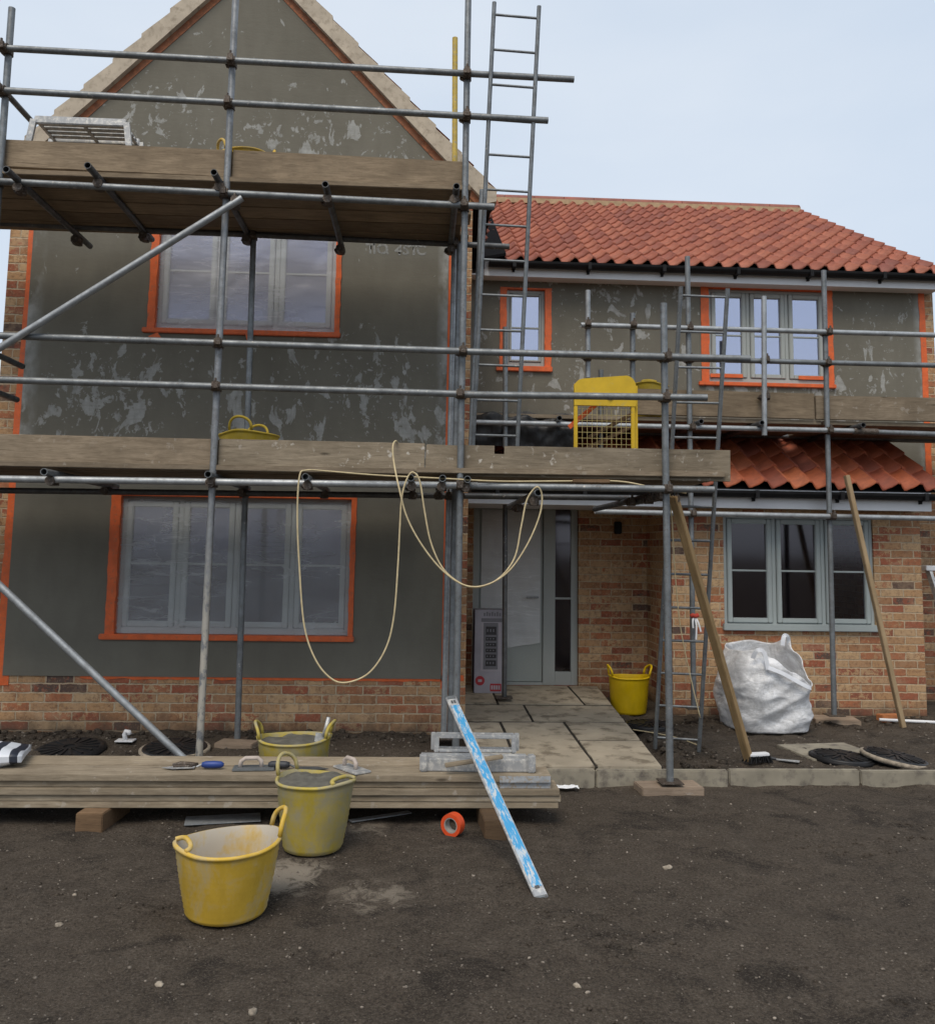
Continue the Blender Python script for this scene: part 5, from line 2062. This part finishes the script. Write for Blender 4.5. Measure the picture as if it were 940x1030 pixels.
# ------------------------------------------------------------------ box beside the door
c0, c1 = G(477, 700, slab_z(9.0)), G(506, 700, slab_z(9.0))
yb_ = 8.95
c0, c1 = U(476.5, 690, yb_), U(506, 690, yb_)
zb_ = slab_z(yb_)
hb = U(490, 614, yb_).z - zb_
wb = c1.x - c0.x
t = thing('appliance_box', 'tall printed appliance box standing on the slabs beside the front door', 'box', (c0.x, yb_, zb_ + .004))
box_m = m_plain('printed_card', (.30, .29, .33), .55, var=.15, scale=4)
navy_m = m_plain('navy_card', (.03, .035, .08), .5, var=.2)
red_m = m_plain('red_print', (.34, .025, .035), .5, var=.1)
dark_m = m_plain('dark_print', (.03, .028, .032), .4, var=.2)
pale_m = m_plain('pale_print', (.36, .34, .38), .5, var=.06)
mid_m = m_plain('grey_print', (.15, .15, .17), .5, var=.1)
obj('carton', B().bbox((0, 0, 0), (wb, .26, hb), .004), box_m, t, local=True)
fy = -.0015
obj('navy_side', B().box((-.003, .003, .003), (-.0005, .257, hb - .003)), navy_m, t, local=True)
fl = lambda x0_, x1_, z0_, z1_, e=0: ((x0_ * wb, fy - .001 - e, z0_ * hb), (x1_ * wb, fy + .001 - e, z1_ * hb))
obj('printed_panel', B().box(*fl(.22, .90, .26, .85)), pale_m, t, local=True)
obj('printed_strip', B().box(*fl(.30, .80, .285, .845, .001)), mid_m, t, local=True)
for z0_, z1_ in ((.70, .80), (.63, .675), (.56, .605), (.49, .535), (.42, .465), (.325, .395)):
    v_ = obj('printed_vent', B().box(*fl(.38, .74, z0_, z1_, .003)), dark_m, t, local=True)
    for i in range(3):
        x0_ = .42 + i * .10
        obj('printed_mark', B().box(*fl(x0_, x0_ + .045, z0_ + (z1_ - z0_) * .35, z1_ - (z1_ - z0_) * .3, .0045)), mid_m, v_, local=True)
obj('printed_band', B().box(*fl(.22, .98, .855, .90)), mid_m, t, local=True)
for i in range(7):
    x0_ = .30 + i * .088
    obj('printed_letter', B().box(*fl(x0_, x0_ + .06, .925, .965 + .012 * (i % 2))), mid_m, t, local=True)
b = B().lathe([(.0, 0), (.042, 0)], 24, 1, 1)
o = obj('red_roundel', B().add([Vector((.20 * wb + .046 * math.cos(2 * math.pi * k / 24), fy - .001, .15 * hb + .046 * math.sin(2 * math.pi * k / 24))) for k in range(24)], [tuple(range(24))]), red_m, t, local=True)
o = obj('roundel_mark', B().box((.20 * wb - .018, fy - .003, .15 * hb - .012), (.20 * wb + .018, fy - .0012, .15 * hb + .012)), pale_m, t, local=True)
obj('red_label', B().box(*fl(.55, .93, .025, .115)), red_m, t, local=True)
for i in range(4):
    obj('label_letter', B().box(*fl(.585 + i * .08, .64 + i * .08, .045, .095, .002)), pale_m, t, local=True)

# ------------------------------------------------------------------ rope looped along the scaffold
yr = 5.98
px = [(690, 496, 6.1), (655, 490, 6.08), (620, 484, 6.1), (560, 484, 6.1), (500, 484, 6.1), (440, 481, 6.1), (380, 478, 6.1), (330, 474, 6.08), (308, 473, 6.0), (301, 480, yr), (299, 520, yr), (301, 570, yr), (306, 630, yr), (318, 665, yr), (335, 684, yr), (352, 686, yr), (372, 676, yr), (388, 652, yr), (396, 620, yr), (400, 570, yr), (402, 530, yr), (404, 500, yr), (409, 482, yr),
      (415, 475, 5.98), (422, 484, yr), (427, 515, yr), (433, 545, yr), (444, 570, yr), (460, 585, yr), (478, 591, yr), (500, 583, yr), (517, 562, yr), (524, 530, yr), (529, 505, yr), (535, 494, yr), (541, 490, 5.96), (545, 500, yr), (542, 520, yr), (530, 548, yr), (512, 574, yr), (490, 588, yr - .01), (468, 589, yr - .01), (445, 574, yr - .01), (424, 548, yr - .01), (409, 520, yr - .01), (401, 490, yr - .01), (396, 465, 6.1), (395, 449, 6.13), (398, 443.5, 6.2), (402, 449, 6.32)]
pts = smooth_path([U(*q) for q in px], 7)
tag(obj('rope', B().path(pts, .006, 7), rope_m), 'cream rope hanging in two big loops below the lower deck', 'rope')
px = [(673, 494, 6.12), (676, 530, 6.2), (679, 580, 6.3), (684, 630, 6.4), (694, 680, 6.5), (704, 722, 6.55)]
tag(obj('cord', B().path(smooth_path([U(*q) for q in px], 7), .004, 6), rope_m), 'thin cream cord hanging beside the scaffold standard at the path edging', 'cord')
px = [(636, 734), (655, 737), (680, 742), (700, 749), (703, 750)]
tag(obj('cord', B().path(smooth_path([G(q[0], q[1], SZ + .03) for q in px], 7), .005, 6), rope_m), 'thin pale cord lying on the soil round the foot of the ladder', 'cord')
# small dark plank end under the deck edge beside the yellow gate
p0, p1 = U(575, 484, 6.12), U(612, 484.5, 6.12)
tag(beam('wooden_offcut', p0, p1, .09, .025, block_m), 'short dark board tucked under the deck edge below the yellow gate', 'offcut')
